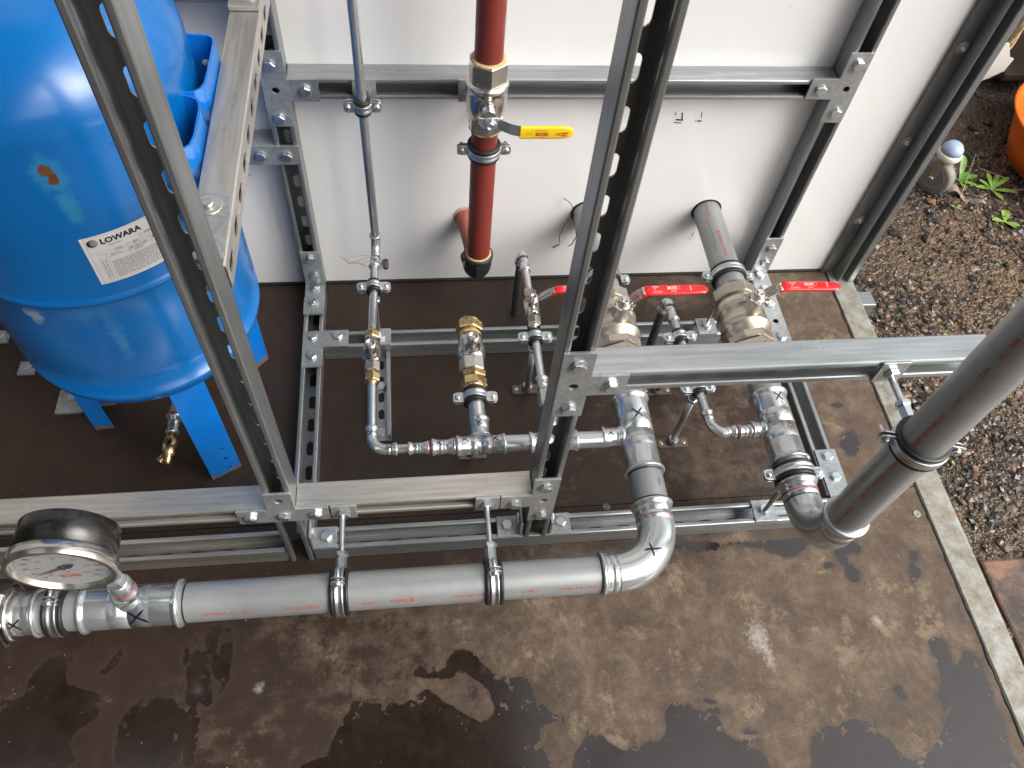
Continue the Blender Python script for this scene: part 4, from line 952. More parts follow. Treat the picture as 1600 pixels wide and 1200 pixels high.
# --- right large line: wall stub, tee, elbow, big vertical pipe
g = thing('right_wall_pipe', 'large grey pipe coming out of the white panel to the right bronze valve', 'pipework', (.587,1.134,ZP))
pipe(g, [(.587,1.160,ZP), (.587,.925,ZP)], RB)
mb = MB(); mb.lathe((.587,1.1335,ZP), -Y, [(0,RB+.0035),(.0006,RB+.003),(.0007,RB)], 40); mb.obj('hole_edge', 'seal', g)
logo_box(g, (.587,1.052,ZP), -Y, (-.06,0,1), RB+.00025, .0062, 0); straight_print(g, 'GEBERIT  Geberit', (.587,1.043,ZP), -Y, (-.06,0,1), RB+.00025, .0078); straight_print(g, 'HPW HPW', (.587,1.128,ZP), -Y, (-.30,0,1), RB+.00025, .0070)
mb = MB(); wrap2d(mb, stroke([(-.06,.0),(-.03,.002),(.0,.001),(.05,.004)], .0006), (.587,1.05,ZP), -Y, (-.6,0,1), RB+.0003); mb.obj('marker_scribble', 'black_ink', g)
g = thing('middle_wall_pipe', 'large grey pipe coming out of the white panel behind the middle upright', 'pipework', (.345,1.134,ZP))
pipe(g, [(.338,1.160,ZP), (.345,.925,ZP)], RB)
mb = MB(); mb.lathe((.3387,1.1335,ZP), -Y, [(0,RB+.0035),(.0006,RB+.003),(.0007,RB)], 40); mb.obj('hole_edge', 'seal', g)
g = thing('right_pipe_run', 'large zinc run with a rust spotted tee and the tall vertical grey pipe', 'pipework', (.587,.412,ZP))
pipe(g, [(.587,.765,ZP), (.587,.66,ZP)], RB)
tee(g, (.587,.6210,ZP), Y, RB, .0670, .0660, -X, .0110, .0480)
pipe(g, [(.587,.58,ZP), (.587,.500,ZP)], RB)
EY = .4135
mb = MB(); press(mb, (.587,.5200,ZP), -Y, RB, .030)
mb.tube(arc_pts((.587,.4870,ZP+.0735), (.587,.4870,ZP), (.587,EY,ZP+.0735), 20), RB+.0014, 44, cap=False); press(mb, (.587,EY,.2960), -Z, RB, .036); mb.obj('elbow', 'chrome', g)
pipe(g, [(.587,EY,.27), (.587,EY,1.9)], RB)
redring(g, (.587,.5000,ZP), Y, RB+.0018, .0006); redring(g, (.587,.5585,ZP), Y, RB+.0018, .0004)
cross_mark(g, (.587,.668,ZP), Y, (.15,0,1), RB+.0018, .0085, 23)
vr = V((-.587,-.413,0)).normalized(); vr = (Matrix.Rotation(R_(-12), 3, 'Z') @ vr)
def vprint(s, z, size=.0070): straight_print(g, s, (.587,EY,z), Z, vr, RB+.00025, size)
vprint('22025 - 01-08 017', .302); vprint('QN . 1.6 . 1.0034/1009', .380); vprint('B GLT-1', .462)
vprint('ATEC 14/13-1867*U1', .518, .0078); vprint('.< PN )', .604, .0078); vprint('12 bar', .655, .0078); vprint('ATG 2494', .690, .0078); vprint('-HPU', .745, .0078)
# rust stains on the tee
mb = MB(); rd = random.Random(4)
for k in range(20):
    yy = rd.uniform(-.050,.035); aa = rd.gauss(.003, .004); rr = rd.uniform(.0005,.0019)
    wrap2d(mb, ([(yy+rr*1.4*math.cos(q)*rd.uniform(.6,1.3), aa+rr*math.sin(q)*rd.uniform(.6,1.3)) for q in [j*math.pi/4 for j in range(8)]], [tuple(range(8))]), (.587,.625,ZP), Y, (.12,0,1), RB+.00165+k*1e-6)
MT['ruststain'] = paint('rust stain', (.34,.19,.07), .6, 0, .4, 200); mb.obj('rust_stain', 'ruststain', g)

# --- red pipe
RX = .1168
g = thing('red_pipe_line', 'thick red painted pipe with a black elbow at its foot', 'pipework', (RX,1.03,.16))
pipe(g, [(RX,1.03,1.9), (RX,1.03,.585)], .0213, 'redpipe', 36); pipe(g, [(RX,1.03,.480), (RX,1.03,.185)], .0213, 'redpipe', 36)
mb = MB(); mb.tube([(.0985,1.150,.1835), (.1150,1.058,.1660)], .0208, 32); mb.obj('stub_pipe', 'redstub', g)
mb = MB(); mb.lathe((.1010,1.1335,.1828), -Y, [(0,.0255),(.0007,.0245),(.0008,.020)], 15); mb.obj('hole_edge', 'scuff', g)
mb = MB(); mb.lathe((RX,1.03,.190), -Z, [(0,.0245),(.001,.0278),(.0085,.0285),(.010,.0262),(.022,.0262)], 36)
mb.tube(arc_pts((.1165,1.058,.168), (RX,1.03,.168), (.1155,1.058,.138), 12), .0262, 36, cap=True); mb.lathe((.1155,1.050,.146), V((-.1,.85,.22)), [(0,.0262),(.006,.0285),(.015,.0285),(.016,.022)], 36)
mb.obox((RX,1.003,.165), X, Y, Z, (-.006,.006), (-.003,.004), (-.016,.014)); mb.obj('elbow', 'malleable', g, bevel=.0008)
mb = MB(); mb.lathe((RX,1.03,.1895), Z, [(0,.0248),(.0012,.0235),(.002,.0213)], 30); mb.obj('paste', 'thread_tape', g)
g = thing('ball_valve', 'nickel ball valve on the red pipe with a straight yellow lever', 'valve', (RX,1.03,.53))
mb = MB(); P = (RX,1.03,0); u = V((.1,-1,0))
mb.hexa(P, Z, .562, .596, .0300, u=u, ch=.08); mb.lathe(P, Z, [(.501,.0262),(.508,.0300),(.522,.0318),(.545,.0322),(.551,.0318),(.5515,.0330),(.557,.0330),(.562,.0285)], 44); mb.hexa(P, Z, .474, .503, .0285, u=u, ch=.08)
mb.obj('body', 'nickel2', g)
mb = MB(); mb.lathe(P, Z, [(.5955,.0270),(.5968,.0255),(.5975,.0213)], 32); mb.obj('paste', 'thread_tape', g)
mb = MB(); mb.lathe(P, Z, [(.4725,.0213),(.4733,.0250),(.4745,.0258)], 32); mb.obj('paste', 'thread_tape', g)
mb = MB(); mb.lathe((RX,.9990,.530), -Y, [(0,.0125),(.006,.0105),(.018,.0100)], 28); mb.obj('stem_neck', 'nickel2', g)
ys = .968
mb = MB(); mb.hexa((RX,ys+.002,.530), -Y, 0, .009, .0098, u=(.2,0,1)); mb.lathe((RX,ys-.007,.530), -Y, [(0,.0062),(.003,.0062),(.003,.0042),(.0005,.0036)], 22); mb.obj('stem_nut', 'zinc', g)
mb = MB(); xs_ = [-.018,-.010,.012,.030,.047]; yo = [0,0,0,-.010,-.014]; zo = [.006,.0,.0,-.002,-.0035]; hh_ = [.005,.009,.0095,.0095,.0095]
vs = []
for a, b, c, h_ in zip(xs_, yo, zo, hh_):
    for yy in (0, -.0024):
        for zz in (-h_, h_): vs.append((RX+a, ys+b+yy, .530+c+zz))
fs = []
for i in range(4):
    o = i*4; fs += [(o,o+4,o+5,o+1),(o+2,o+3,o+7,o+6),(o,o+2,o+6,o+4),(o+1,o+5,o+7,o+3)]
fs += [(0,1,3,2),(16,18,19,17)]; mb.add(vs, fs); L = mb.obj('lever', 'zinc', g, bevel=.0005)
mb = MB(); k = 14; secs = []
y0 = ys-.0152; zc = .530-.0050
xs_ = [RX+.044+.0085*j for j in range(8)]
def sec2(xx, hw, hh): return [V((xx, y0+hh*math.copysign(abs(math.sin(2*math.pi*j/k))**.6, math.sin(2*math.pi*j/k)), zc+hw*math.copysign(abs(math.cos(2*math.pi*j/k))**.45, math.cos(2*math.pi*j/k)))) for j in range(k)]
for xx in xs_: secs.append(sec2(xx, .0108, .0036))
for q in range(1, 7):
    a = q/6*math.pi/2; secs.append(sec2(xs_[-1]+(.1245-.044-.0595)*math.sin(a), max(.0108*math.cos(a)**.6, .0003), max(.0036*math.cos(a)**.5, .0003)))
mb.add([p for s_ in secs for p in s_], [(i*k+j, i*k+(j+1)%k, (i+1)*k+(j+1)%k, (i+1)*k+j) for i in range(len(secs)-1) for j in range(k)], True); mb.add(secs[0], [tuple(range(k))])
G = mb.obj('grip', 'yelgrip', L); G.location = (0,0,0)
mb = MB()
def T(s, dx, dz, size, bold=0): flat2d(mb, text2d(s, size, bold), V((RX+dx, y0-.0038, zc+dz)), X, Z)
T('BOSS', .0665, -.0035, .0082, .0004); T('1 1/4 BSP DN32', .063, .0050, .0030); T('PN25', .073, -.0072, .0032); T('CE', .0965, -.0030, .0062, .0002); T('DVGW', .1050, -.0004, .0036, .0002); T('EN331', .1050, -.0045, .0034, .0002); T('ON OFF', .051, -.001, .0030)
mb.obj('lettering', 'red_ink', G).location = (0,0,0)

# ------------------------------------------------------------------ pipe clamps
clamp('clamp on the long front pipe directly below the cross shaped plate', (-.1235,FY,ZP), X, Z, Y, RB, .121)
clamp('clamp on the long front pipe nearer the elbow, below the low T plate', (.0910,FY,ZP), X, Z, Y, RB, .121)
clamp('clamp on the short pipe piece under the pressure gauge', (-.4940,FY,ZP), X, Z, Y, RB, .121)
clamp('clamp round the tall vertical grey pipe at the highest front rail', (.587,EY,.500), Z, V((1,-.25,0)).normalized(), Y, RB, .1005)
clamp('clamp on the right wall pipe just behind the right bronze valve', (.587,.958,ZP), Y, X, -Z, RB, .143)
clamp('clamp on the middle wall pipe, one ear showing right of the middle upright', (.345,.956,ZP), Y, X, -Z, RB, .143)
clamp('clamp between the rust spotted tee and the lower elbow', (.587,.5355,ZP), Y, X, -Z, RB, .143)
clamp('small clamp on the thin left pipe in front of the white panel foot', (-.0775,.953,ZP), Y, X, -Z, R1, .143)
clamp('small clamp on the pipe with the short red lever', (.2018,.828,ZP), Y, X, -Z, R1, .167, plainrod=True)
clamp('small clamp just behind the highest front rail, right of the middle bronze valve', (.4612,.8175,ZP), AD, Z.cross(AD), -Z, R1, .167, plainrod=True)
clamp('small clamp in front of the highest rail, beside the bend into the right tee', (.4690,.7075,ZP), AD, Z.cross(AD), -Z, R1, .167, plainrod=True)
clamp('clamp directly below the gold brass capped valve', (.0880,.7070,ZP), Y, X, -Z, R3, .167, plainrod=True)
clamp('clamp on the red pipe below the yellow lever valve', (RX,1.03,.4315), Z, X, Y, .0213, .104, locknut=False)
clamp('small clamp on the vertical thin pipe at the high cross rail', (-.0725,1.05,.4985), Z, X, Y, R1, .040, locknut=False, ears=.026, boss=.016)

# ------------------------------------------------------------------ pressure gauge
g = thing('pressure_gauge', 'round black pressure gauge with a steel bezel on the front pipe', 'gauge', (TX,FY,.24))
mb = MB(); P = (TX,FY,0); mb.lathe(P, Z, [(.228,.0108),(.243,.0108),(.2435,.0140),(.246,.0148),(.250,.0140),(.252,.0125),(.262,.0122),(.264,.0145),(.272,.0148),(.276,.0130),(.280,.0112)], 32); mb.hexa(P, Z, .279, .296, .0130, u=(.3,1,0)); mb.lathe(P, Z, [(.295,.0085),(.39,.0078)], 24); mb.obj('stem', 'chrome', g)
redring(g, (TX,FY,.2545), Z, .0126, .0005)
GC = V((TX+0.002,0,0.437)); mb = MB(); GR = .0550
mb.lathe(GC, Y, [(0.345+.010,GR-.0030),(0.345+.050,GR-.0035),(0.345+.0520,GR-.0045),(0.345+.0530,GR-.007),(0.345+.0530,.001)], 72); mb.obj('case', 'black_case', g)
mb = MB(); mb.lathe(GC, Y, [(0.345+.012,GR-.0050),(0.345+.0008,GR-.0050),(0.345,GR-.0042),(0.345-.0002,GR-.0012),(0.345+.0008,GR),(0.345+.0155,GR),(0.345+.0162,GR-.003)], 72); bz = mb.obj('bezel', 'stainless', g)
mb = MB(); mb.add([GC+V((math.cos(k*math.pi/30)*(GR-.0052), 0.345+.0070, math.sin(k*math.pi/30)*(GR-.0052))) for k in range(60)], [tuple(range(60))]); mb.obj('dial', 'dial', g)
def onface(s, ang, r, size, mat, bold=0.):
    mb_ = MB(); wdt = width(s, size, bold); vs, fs = text2d(s, size, bold)
    c = GC+V((math.sin(R_(ang))*r, 0.345+.0066, math.cos(R_(ang))*r)); flat2d(mb_, ([(x-wdt/2, y-size*.35) for x, y, *_ in vs], fs), c, X, Z); return mb_
mr = MB(); mk = MB()
for dst, items in ((mk, [(str(v), -135+270*i/12, .0372, .0066) for i, v in enumerate(range(0, 260, 20)) if i % 2 == 0 or 1]), (mr, [(str(v), -135+270*i/6, .0250, .0064) for i, v in enumerate(range(0, 140, 20))])):
    for s, a, r, sz in items:
        q = onface(s, a, r, sz, None); dst.add(q.v, q.f)
q = onface('°C', 180, .014, .0055, None); mk.add(q.v, q.f); q = onface('°F', 222, .030, .005, None); mk.add(q.v, q.f)
q = onface('BOSS', 180, .0245, .0095, None, .0004); mr.add(q.v, q.f)
for i in range(61):
    a = R_(-135+270*i/60); d = V((math.sin(a),0,math.cos(a))); n_ = V((math.cos(a),0,-math.sin(a))); r0_, r1_ = (.0440, .0472) if i % 5 else (.0425, .0472)
    c = GC+V((0,0.345+.0067,0)); w_ = .00022; mk.add([c+d*r0_+n_*w_, c+d*r1_+n_*w_, c+d*r1_-n_*w_, c+d*r0_-n_*w_], [(0,1,2,3)])
    if i % 2 == 0: mr.add([c+d*.0320+n_*w_, c+d*.0340+n_*w_, c+d*.0340-n_*w_, c+d*.0320-n_*w_], [(0,1,2,3)])
mk.obj('black_scale', 'black_ink', g); mr.obj('red_scale', 'red_ink', g)
a = R_(-118); d = V((math.sin(a),0,math.cos(a))); n_ = V((math.cos(a),0,-math.sin(a))); c = GC+V((0,0.345+.0050,0))
mb = MB(); mb.add([c+d*.044, c+n_*.0017+d*.004, c-d*.008+n_*.0050, c-d*.019+n_*.0012, c-d*.008-n_*.0050, c-n_*.0017+d*.004], [(0,1,2,3,4,5)]); mb.lathe(c+V((0,.0010,0)), -Y, [(0,.0045),(.0015,.0040),(.002,.001)], 20); mb.obj('pointer', 'black_ink', g)
mb = MB(); mb.add([GC+V((math.cos(k*math.pi/30)*(GR-.0050), 0.345+.0025, math.sin(k*math.pi/30)*(GR-.0050))) for k in range(60)], [tuple(range(60))]); mb.obj('glass', 'glass', g)

# ------------------------------------------------------------------ blue tank
TC = V((-.425,.836,0)); g = thing('pressure_tank', 'large glossy blue pressure tank with a rust scab and a torn paper label', 'tank', TC)
TR = .176
pr = []
for k in range(17):
    a = math.pi/2*k/16; pr.append((.300-.090*math.cos(a), TR*math.sin(a)+.0004))
for z in (.300,.35,.45,.4975): pr.append((z, TR))
pr += [(.4995,TR+.0008),(.5015,TR+.0026),(.505,TR+.0032),(.5085,TR+.0024),(.5105,TR+.0006),(.5125,TR),(.56,TR),(.62,TR),(.68,TR),(.73,TR),(0.735,TR)]
for k in range(1, 17):
    a = math.pi/2*k/16; pr.append((0.735+.100*math.sin(a), max(TR*math.cos(a), .0004)))
mb = MB(); mb.lathe(TC, Z, pr, 112); mb.obj('shell', 'tank', g)
for ang in (-61.7, 47., 186.):
    a = R_(ang); d = V((math.cos(a), math.sin(a), 0)); t_ = V((-math.sin(a), math.cos(a), 0)); r = .1625; O = TC+d*r
    # local x across, y up; folded sheet with two inward flanges
    mb = MB(); hw = .0265; 
    mb.prism(O-Z*0, t_, Z, [(-hw,.0008),(hw,.0008),(hw,.287),(-hw,.287)], [circ(.008,.014,.0035,12), circ(.008,.047,.0035,12), circ(.008,.080,.0035,12)], .0025)
    for s in (-1, 1):
        mb.obox(O+t_*(s*(hw-.0012)), d, t_, Z, (-.028,.0), (-.0012,.0012), (.0008,.287))
    mb.obj('leg', 'tankleg', g, bevel=.0010)
# pump bracket: two folded sheets welded to the shoulder
def sheet(pts, z0, z1, th=.0028):
    mb = MB(); n = len(pts); P2 = [V((p[0],p[1],0)) for p in pts]; L = []; Rr_ = []
    for i in range(n):
        d = (P2[min(i+1,n-1)]-P2[max(i-1,0)]).normalized(); nn = V((-d.y,d.x,0))*th/2; L.append(P2[i]+nn); Rr_.append(P2[i]-nn)
    ring = L+Rr_[::-1]; m = len(ring)
    zs = [(z0(i) if callable(z0) else z0) for i in list(range(n))+list(range(n))[::-1]]
    mb.add([p+Z*zz for p, zz in zip(ring, zs)]+[p+Z*z1 for p in ring], [(i,(i+1)%m,m+(i+1)%m,m+i) for i in range(m)]+[(i,i+1,2*n-2-i,2*n-1-i) for i in range(n-1)]+[(m+i,m+i+1,m+2*n-2-i,m+2*n-1-i) for i in range(n-1)])
    return mb
b1 = [(-.330,.922),(-.250,.917),(-.240,.916),(-.2335,.910),(-.2315,.900),(-.2315,.850),(-.2325,.822),(-.236,.812),(-.243,.806),(-.258,.803)]
b2 = [(-.262,.801),(-.246,.797),(-.238,.792),(-.2345,.784),(-.2330,.772),(-.2330,.728),(-.236,.714),(-.244,.706),(-.256,.702),(-.272,.7045),(-.300,.722)]
for b in (b1, b2): sheet(b, .600, .700).obj('folded_bracket', 'tankleg', g)
for P, n in (((-.2505,.9157,.662), (0,-1,0)), ((-.262,.7005,.655), (-.1,-1,0))):
    mb = MB(); mb.lathe(P, n, [(0,.0052),(.0004,.0050),(.0005,.0002)], 20); mb.obj('bolt_hole', 'panel' if P[1] > .8 else 'steelblk', g)

# label on the tank
lab = MB(); LZ0, LZ1, LA0, LA1 = .5325, .6075, -73.2, -37.0; RL = TR+.0006
def tq(x, z, R=RL):   # x metres to the right of the label's left edge, z up from its foot
    a = R_(LA0)+x/TR; return TC+V((math.cos(a)*R, math.sin(a)*R, LZ0+z))
Wd = R_(LA1-LA0)*TR; Hh = LZ1-LZ0; nx = 40
lab.add([tq(Wd*i/nx, Hh*j) for j in (0, 1) for i in range(nx+1)], [(i, i+1, nx+2+i, nx+1+i) for i in range(nx)], True)
lo = lab.obj('paper_label', 'label', g)
def lput(mb, vf, x, z): mb.add([tq(x+p[0], z+p[1], RL+.0003) for p in vf[0]], vf[1])
mb = MB(); lput(mb, text2d('LOWARA', .0108, .00045), .0195, .0610); lput(mb, text2d('CE', .0070, .0001), .0740, .0410)
for k in range(6):
    r = .0058*(1-k*.16); n = 22; vs = []; 
    for j in range(n): a = 2*math.pi*j/n; vs += [(r*math.cos(a)-.0004*k, r*math.sin(a)), ((r-.00058)*math.cos(a)-.0004*k, (r-.00058)*math.sin(a))]
    lput(mb, (vs, [(2*j, 2*((j+1)%n), 2*((j+1)%n)+1, 2*j+1) for j in range(n)]), .0112, .0650)
mb.obj('lettering', 'black_ink', lo).location = (0,0,0)
mb = MB(); 
for s, x, z, sz in (('10 bar', .030, .0470, .0038), ('80 L', .052, .0470, .0042), ('-10 / +99', .082, .0545, .0034), ('2021/14', .024, .0410, .0034), ('EN 13831:2007', .046, .0410, .0034), ('1.50 bar', .050, .0365, .0034), ('17 - 0000044072', .060, .0535, .0040), ('MADE IN ITALY', .026, .0560, .0024)): lput(mb, text2d(s, sz, .00006), x, z)
def hl(x0, x1, z, w_=.00025):
    lput(mb, ([(x0+(x1-x0)*i/12, z+q*w_) for i in range(13) for q in (0, 1)], [(2*i, 2*i+2, 2*i+3, 2*i+1) for i in range(12)]), 0, 0)
def vl(x, z0, z1, w_=.00025): lput(mb, ([(x,z0),(x+w_,z0),(x+w_,z1),(x,z1)], [(0,1,2,3)]), 0, 0)
hl(.004, .112, .0730); hl(.004, .112, .0500); hl(.011, .112, .0455); hl(.019, .112, .0400); hl(.004, .112, .0030); vl(.004, .003, .073); vl(.011, .003, .050); vl(.019, .003, .0455); vl(.045, .035, .0500); vl(.072, .035, .0500)
rd = random.Random(8)
for r in range(11):
    z = .0310-r*.0025; x = .022
    while x < .108:
        q = rd.uniform(.0015,.007); lput(mb, ([(x,z),(x+q,z),(x+q,z+.0009),(x,z+.0009)], [(0,1,2,3)]), 0, 0); x += q+.0009
for r in range(2):
    z = .006
    while z < .036: q = rd.uniform(.001,.004); lput(mb, ([(.0125+r*.003,z),(.0134+r*.003,z),(.0134+r*.003,z+q),(.0125+r*.003,z+q)], [(0,1,2,3)]), 0, 0); z += q+.0007
mb.obj('small_print', 'ink_grey', lo).location = (0,0,0)

# drain valve under the tank
g = thing('drain_valve', 'brass drain valve with chrome couplings hanging out from under the blue tank', 'drain valve', (-.42,.70,.10))
D = V((-.02,-1,-.05)).normalized(); P0 = V((-.4160,.775,.105))
mb = MB(); mb.tube([TC+V((.004,0,.215)), (-.418,.800,.118), P0], .0088, 20); press(mb, P0+D*.018, -D, .0085, .018); mb.lathe(P0, D, [(.014,.0100),(.022,.0140),(.027,.0150),(.031,.0140),(.035,.0098),(.052,.0098),(.055,.0120),(.060,.0112)], 28); mb.obj('coupling', 'chrome', g)
redring(g, P0+D*.0245, D, .0152, .0010)
mb = MB(); mb.lathe(P0, D, [(.058,.0078),(.066,.0082),(.068,.0118),(.086,.0122),(.094,.0110),(.100,.0092),(.102,.0060),(.112,.0058),(.113,.0046),(.116,.0040)], 26); mb.obj('body', 'brass', g)
mb = MB(); mb.lathe(P0+D*.095+V((-.006,0,-.004)), V((-.6,-.7,-.25)), [(0,.0060),(.008,.0060),(.0085,.0075),(.0100,.0075),(.0105,.0060),(.0125,.0060),(.0130,.0075),(.0145,.0075),(.015,.0060)], 22); mb.obj('hose_tail', 'brass', g)

# ------------------------------------------------------------------ small marks and bits on the panel
def scrape(label, strokes, mat='black_ink', cat='mark', y=1.1333, name='scuff_mark'):
    mb = MB()
    for pts, w_ in strokes: flat2d(mb, stroke(pts, w_), (0,y,0), X, Z)
    o = mb.obj(name, mat); return tag(o, label, cat)
scrape('black smudge on the white panel below the high cross rail, the wider of two', [([(.463,.424),(.466,.417)],.002),([(.476,.423),(.479,.409)],.004),([(.468,.408),(.481,.407)],.006),([(.466,.402),(.480,.401)],.0035)])
scrape('narrow black smudge on the white panel, to the right of the wider one', [([(.511,.424),(.514,.412)],.002),([(.508,.405),(.516,.405)],.006),([(.504,.407),(.505,.403)],.0015)])
scrape('brown scribble on the white panel beside the foot of the thin pipe', [([(-.154,.079),(-.143,.068),(-.137,.057),(-.120,.058),(-.107,.050),(-.102,.047)],.0022),([(-.140,.070),(-.128,.076),(-.108,.079),(-.085,.077)],.0010),([(-.137,.060),(-.120,.062),(-.105,.070),(-.085,.075)],.0012),([(-.112,.056),(-.098,.062),(-.085,.058)],.0010)], 'scuff')
scrape('small brown scab on the white panel under the right wall pipe', [([(.578,.130),(.575,.120),(.580,.112)],.0025),([(.571,.110),(.577,.106)],.003),([(.509,.128),(.512,.124)],.003)], 'scuff')
scrape('tiny black tick on the white panel below the two bolt plate', [([(-.291,.294),(-.288,.290)],.002),([(-.293,.292),(-.283,.291)],.001)])
scrape('few dark dots scattered on the lower left of the white panel', [([(x,z),(x+.0016,z)],.0018) for x,z in ((-.158,.262),(-.135,.25),(.018,.270),(.055,.195),(-.12,.14),(.045,.205),(.42,.60),(.60,.62),(.66,.40))])
t0 = thing('bolt_stub', 'dark bolt end sticking out of the white panel beside the thin pipe bend', 'bolt', (-.0620,1.134,.062))
mb = MB(); mb.lathe((-.0620,1.1335,.062), (0,-1,0), [(0,.0055),(.020,.0055),(.0215,.0045),(.0215,.0005)], 18); mb.obj('stud', 'steelblk', t0)
mb = MB()
mb.tube([(.287,1.128,.232),(.298,1.120,.229),(.308,1.118,.212),(.311,1.125,.192),(.299,1.124,.168),(.290,1.120,.140),(.291,1.118,.120)], .0008, 6); mb.tube([(.311,1.125,.192),(.319,1.118,.165),(.324,1.116,.140),(.317,1.116,.116),(.311,1.118,.110)], .0011, 6); mb.tube([(.296,1.131,.102),(.289,1.131,.097),(.283,1.131,.092)], .0010, 6)
tag(mb.obj('loose_wire', 'black_ink'), 'thin black wire curling out of the panel beside the middle wall pipe', 'wire')

# ------------------------------------------------------------------ beyond the deck
g = thing('castor_wheel', 'grey castor wheel with a white swivel cap standing in the gravel by the corner column', 'castor', (1.395,1.555,-.15))
WP = V((1.420,1.552,-.098)); ax = V((.86,.52,.02)).normalized()
mb = MB(); mb.lathe(WP, ax, [(-.016,.034),(-.016,.044),(-.013,.0490),(-.005,.0515),(.005,.0515),(.013,.0490),(.016,.044),(.016,.034)], 48); mb.obj('tyre', 'castor_grey', g)
mb = MB(); mb.lathe(WP, ax, [(-.014,.001),(-.014,.026),(-.0165,.028),(-.0165,.036),(-.012,.038),(.012,.038),(.0165,.036),(.0165,.001)], 48); mb.obj('wheel_hub', 'castor_hub', g)
mb = MB()
for s in (-1, 1):
    c = WP+ax*(s*.019); mb.obox(c, ax, Z.cross(ax), Z, (-.0012,.0012), (-.011,.011), (-.008,.062))
mb.obox(WP, ax, Y, Z, (-.020,.020), (-.018,.018), (.060,.063)); mb.obj('fork', 'stainless', g, bevel=.001)
mb = MB(); mb.lathe(WP, ax, [(-.0245,.001),(-.0245,.0055),(-.021,.0065),(.021,.0065),(.0245,.0055),(.0245,.001)], 18); mb.obj('axle', 'zinc', g)
mb = MB(); mb.lathe(WP+V((0,0,.060)), Z, [(0,.027),(.008,.032),(.018,.032),(.022,.029)], 32); mb.obj('swivel_housing', 'white_plastic', g)
mb = MB(); mb.lathe(WP+V((0,0,.082)), Z, [(0,.029),(.012,.027),(.022,.020),(.026,.010),(.027,.001)], 32); mb.obj('cap', 'pale_blue', g)

g = thing('orange_tub', 'bright orange plastic tub cut off by the right edge of the photo', 'tub', (1.97,1.80,-.15))
mb = MB(); O = V((1.920,1.635,-.150)); mb.lathe(O, Z, [(0,.001),(0,.185),(.004,.194),(.06,.212),(.12,.232),(.142,.246),(.145,.252),(.142,.255),(.134,.250),(.120,.238),(.06,.217),(.006,.199)][::1], 72); mb.obj('shell', 'orange', g)
mb = MB(); pts = []
mb.lathe(V((1.850,1.500,-.155)), V((.12,-.10,1)).normalized(), [(0,.001),(0,.115),(.03,.132),(.08,.146),(.12,.150),(.122,.146),(.08,.141),(.03,.128)], 60); mb.obj('front_pocket', 'orange', g)
g = thing('timber_crate', 'dark brown timber crate in shadow at the top right corner', 'crate', (2.3,2.2,-.15))
for k in range(5): 
    mb = MB(); mb.box(1.815, 3.0, 2.02+.002*(k%2), 2.05, -.10+.14*k, .035+.14*k); mb.obj('board', 'darkwood', g, bevel=.003)
mb = MB(); mb.box(1.80, 3.0, 1.955, 2.06, -.085, -.062); mb.obj('ledge', 'darkwood', g, bevel=.003)
mb = MB(); mb.box(1.83, 3.0, 2.055, 2.75, -.16, .62); mb.obj('box_body', 'darkwood', g)
g = MB(); n = 60
for s in (0, 1, 2): g.tube([(1.792+.0055*math.cos(k*.42+s*2.09), 2.003+.0055*math.sin(k*.42+s*2.09), -.02+k*.012) for k in range(n)], .0062, 8)
tag(g.obj('hanging_rope', 'rope'), 'beige twisted rope hanging down in front of the dark crate', 'rope')
mb = MB(); mb.prism((0,1.975,0), X, Z, [(1.735,-.10),(1.765,-.085),(1.800,-.060),(1.806,-.020),(1.790,-.015),(1.760,.03),(1.735,.03)], (), .006); tag(mb.obj('white_sheet', 'white_plastic'), 'bright white sheet end below the rope, beside the corner column', 'sheet')

def weed(label, x, y, leaves, mat='leaf'):
    z = gz(x, y)+.004; g = thing('weed', label, 'weed', (x,y,z), 'green weeds growing in the gravel')
    for (az, L, wd, el) in leaves:
        L *= .84; wd *= .9
        mb = MB(); d = V((math.cos(R_(az)), math.sin(R_(az)), 0)); s_ = V((-d.y, d.x, 0)); n = 9; vs = []
        for i in range(n+1):
            t_ = i/n; ww = wd*(math.sin(math.pi*min(1, t_*.96+.02))**.75)*(.45+.75*t_)
            p = V((x,y,z))+d*(L*t_*math.cos(R_(el)))+Z*(L*(t_*math.sin(R_(el))-.35*t_*t_*math.sin(R_(el))))
            vs += [p+s_*ww/2+Z*ww*.18, p, p-s_*ww/2+Z*ww*.18]
        mb.add(vs, [f for i in range(n) for f in ((3*i,3*i+3,3*i+4,3*i+1),(3*i+1,3*i+4,3*i+5,3*i+2))], True)
        mb.obj('leaf', mat, g)
weed('green weed with one tall upright leaf, nearest the castor wheel', 1.528,1.580, [(80,.105,.024,55),(5,.065,.020,20),(-40,.060,.018,12),(-95,.055,.014,12),(160,.045,.016,20),(30,.05,.018,30)])
weed('star shaped green weed between the castor wheel and the orange tub', 1.612,1.545, [(95,.070,.017,35),(55,.070,.017,25),(28,.085,.017,22),(-18,.085,.019,10),(-80,.060,.018,10),(175,.060,.019,14),(140,.055,.016,25)], 'leaf2')
weed('pair of round leaves low at the right edge of the photo', 1.600,1.425, [(70,.050,.032,15),(-50,.050,.030,10),(170,.045,.020,8)], 'leaf2')
weed('tiny seedling in the gravel below the castor wheel', 1.47,1.47, [(20,.022,.008,15),(150,.020,.007,20),(-30,.018,.008,10)], 'leaf2')
mb = MB(); vs = []; n = 12
for i in range(n+1):
    t_ = i/n; c = V((1.470+.085*t_, 1.535-.055*t_+.008*math.sin(t_*6), -.138+.010*math.sin(t_*9))); wv = .010+.004*math.sin(t_*5)
    vs += [c+V((.3,1,.3)).normalized()*wv, c+V((0,0,.004)), c-V((.3,1,-.2)).normalized()*wv]
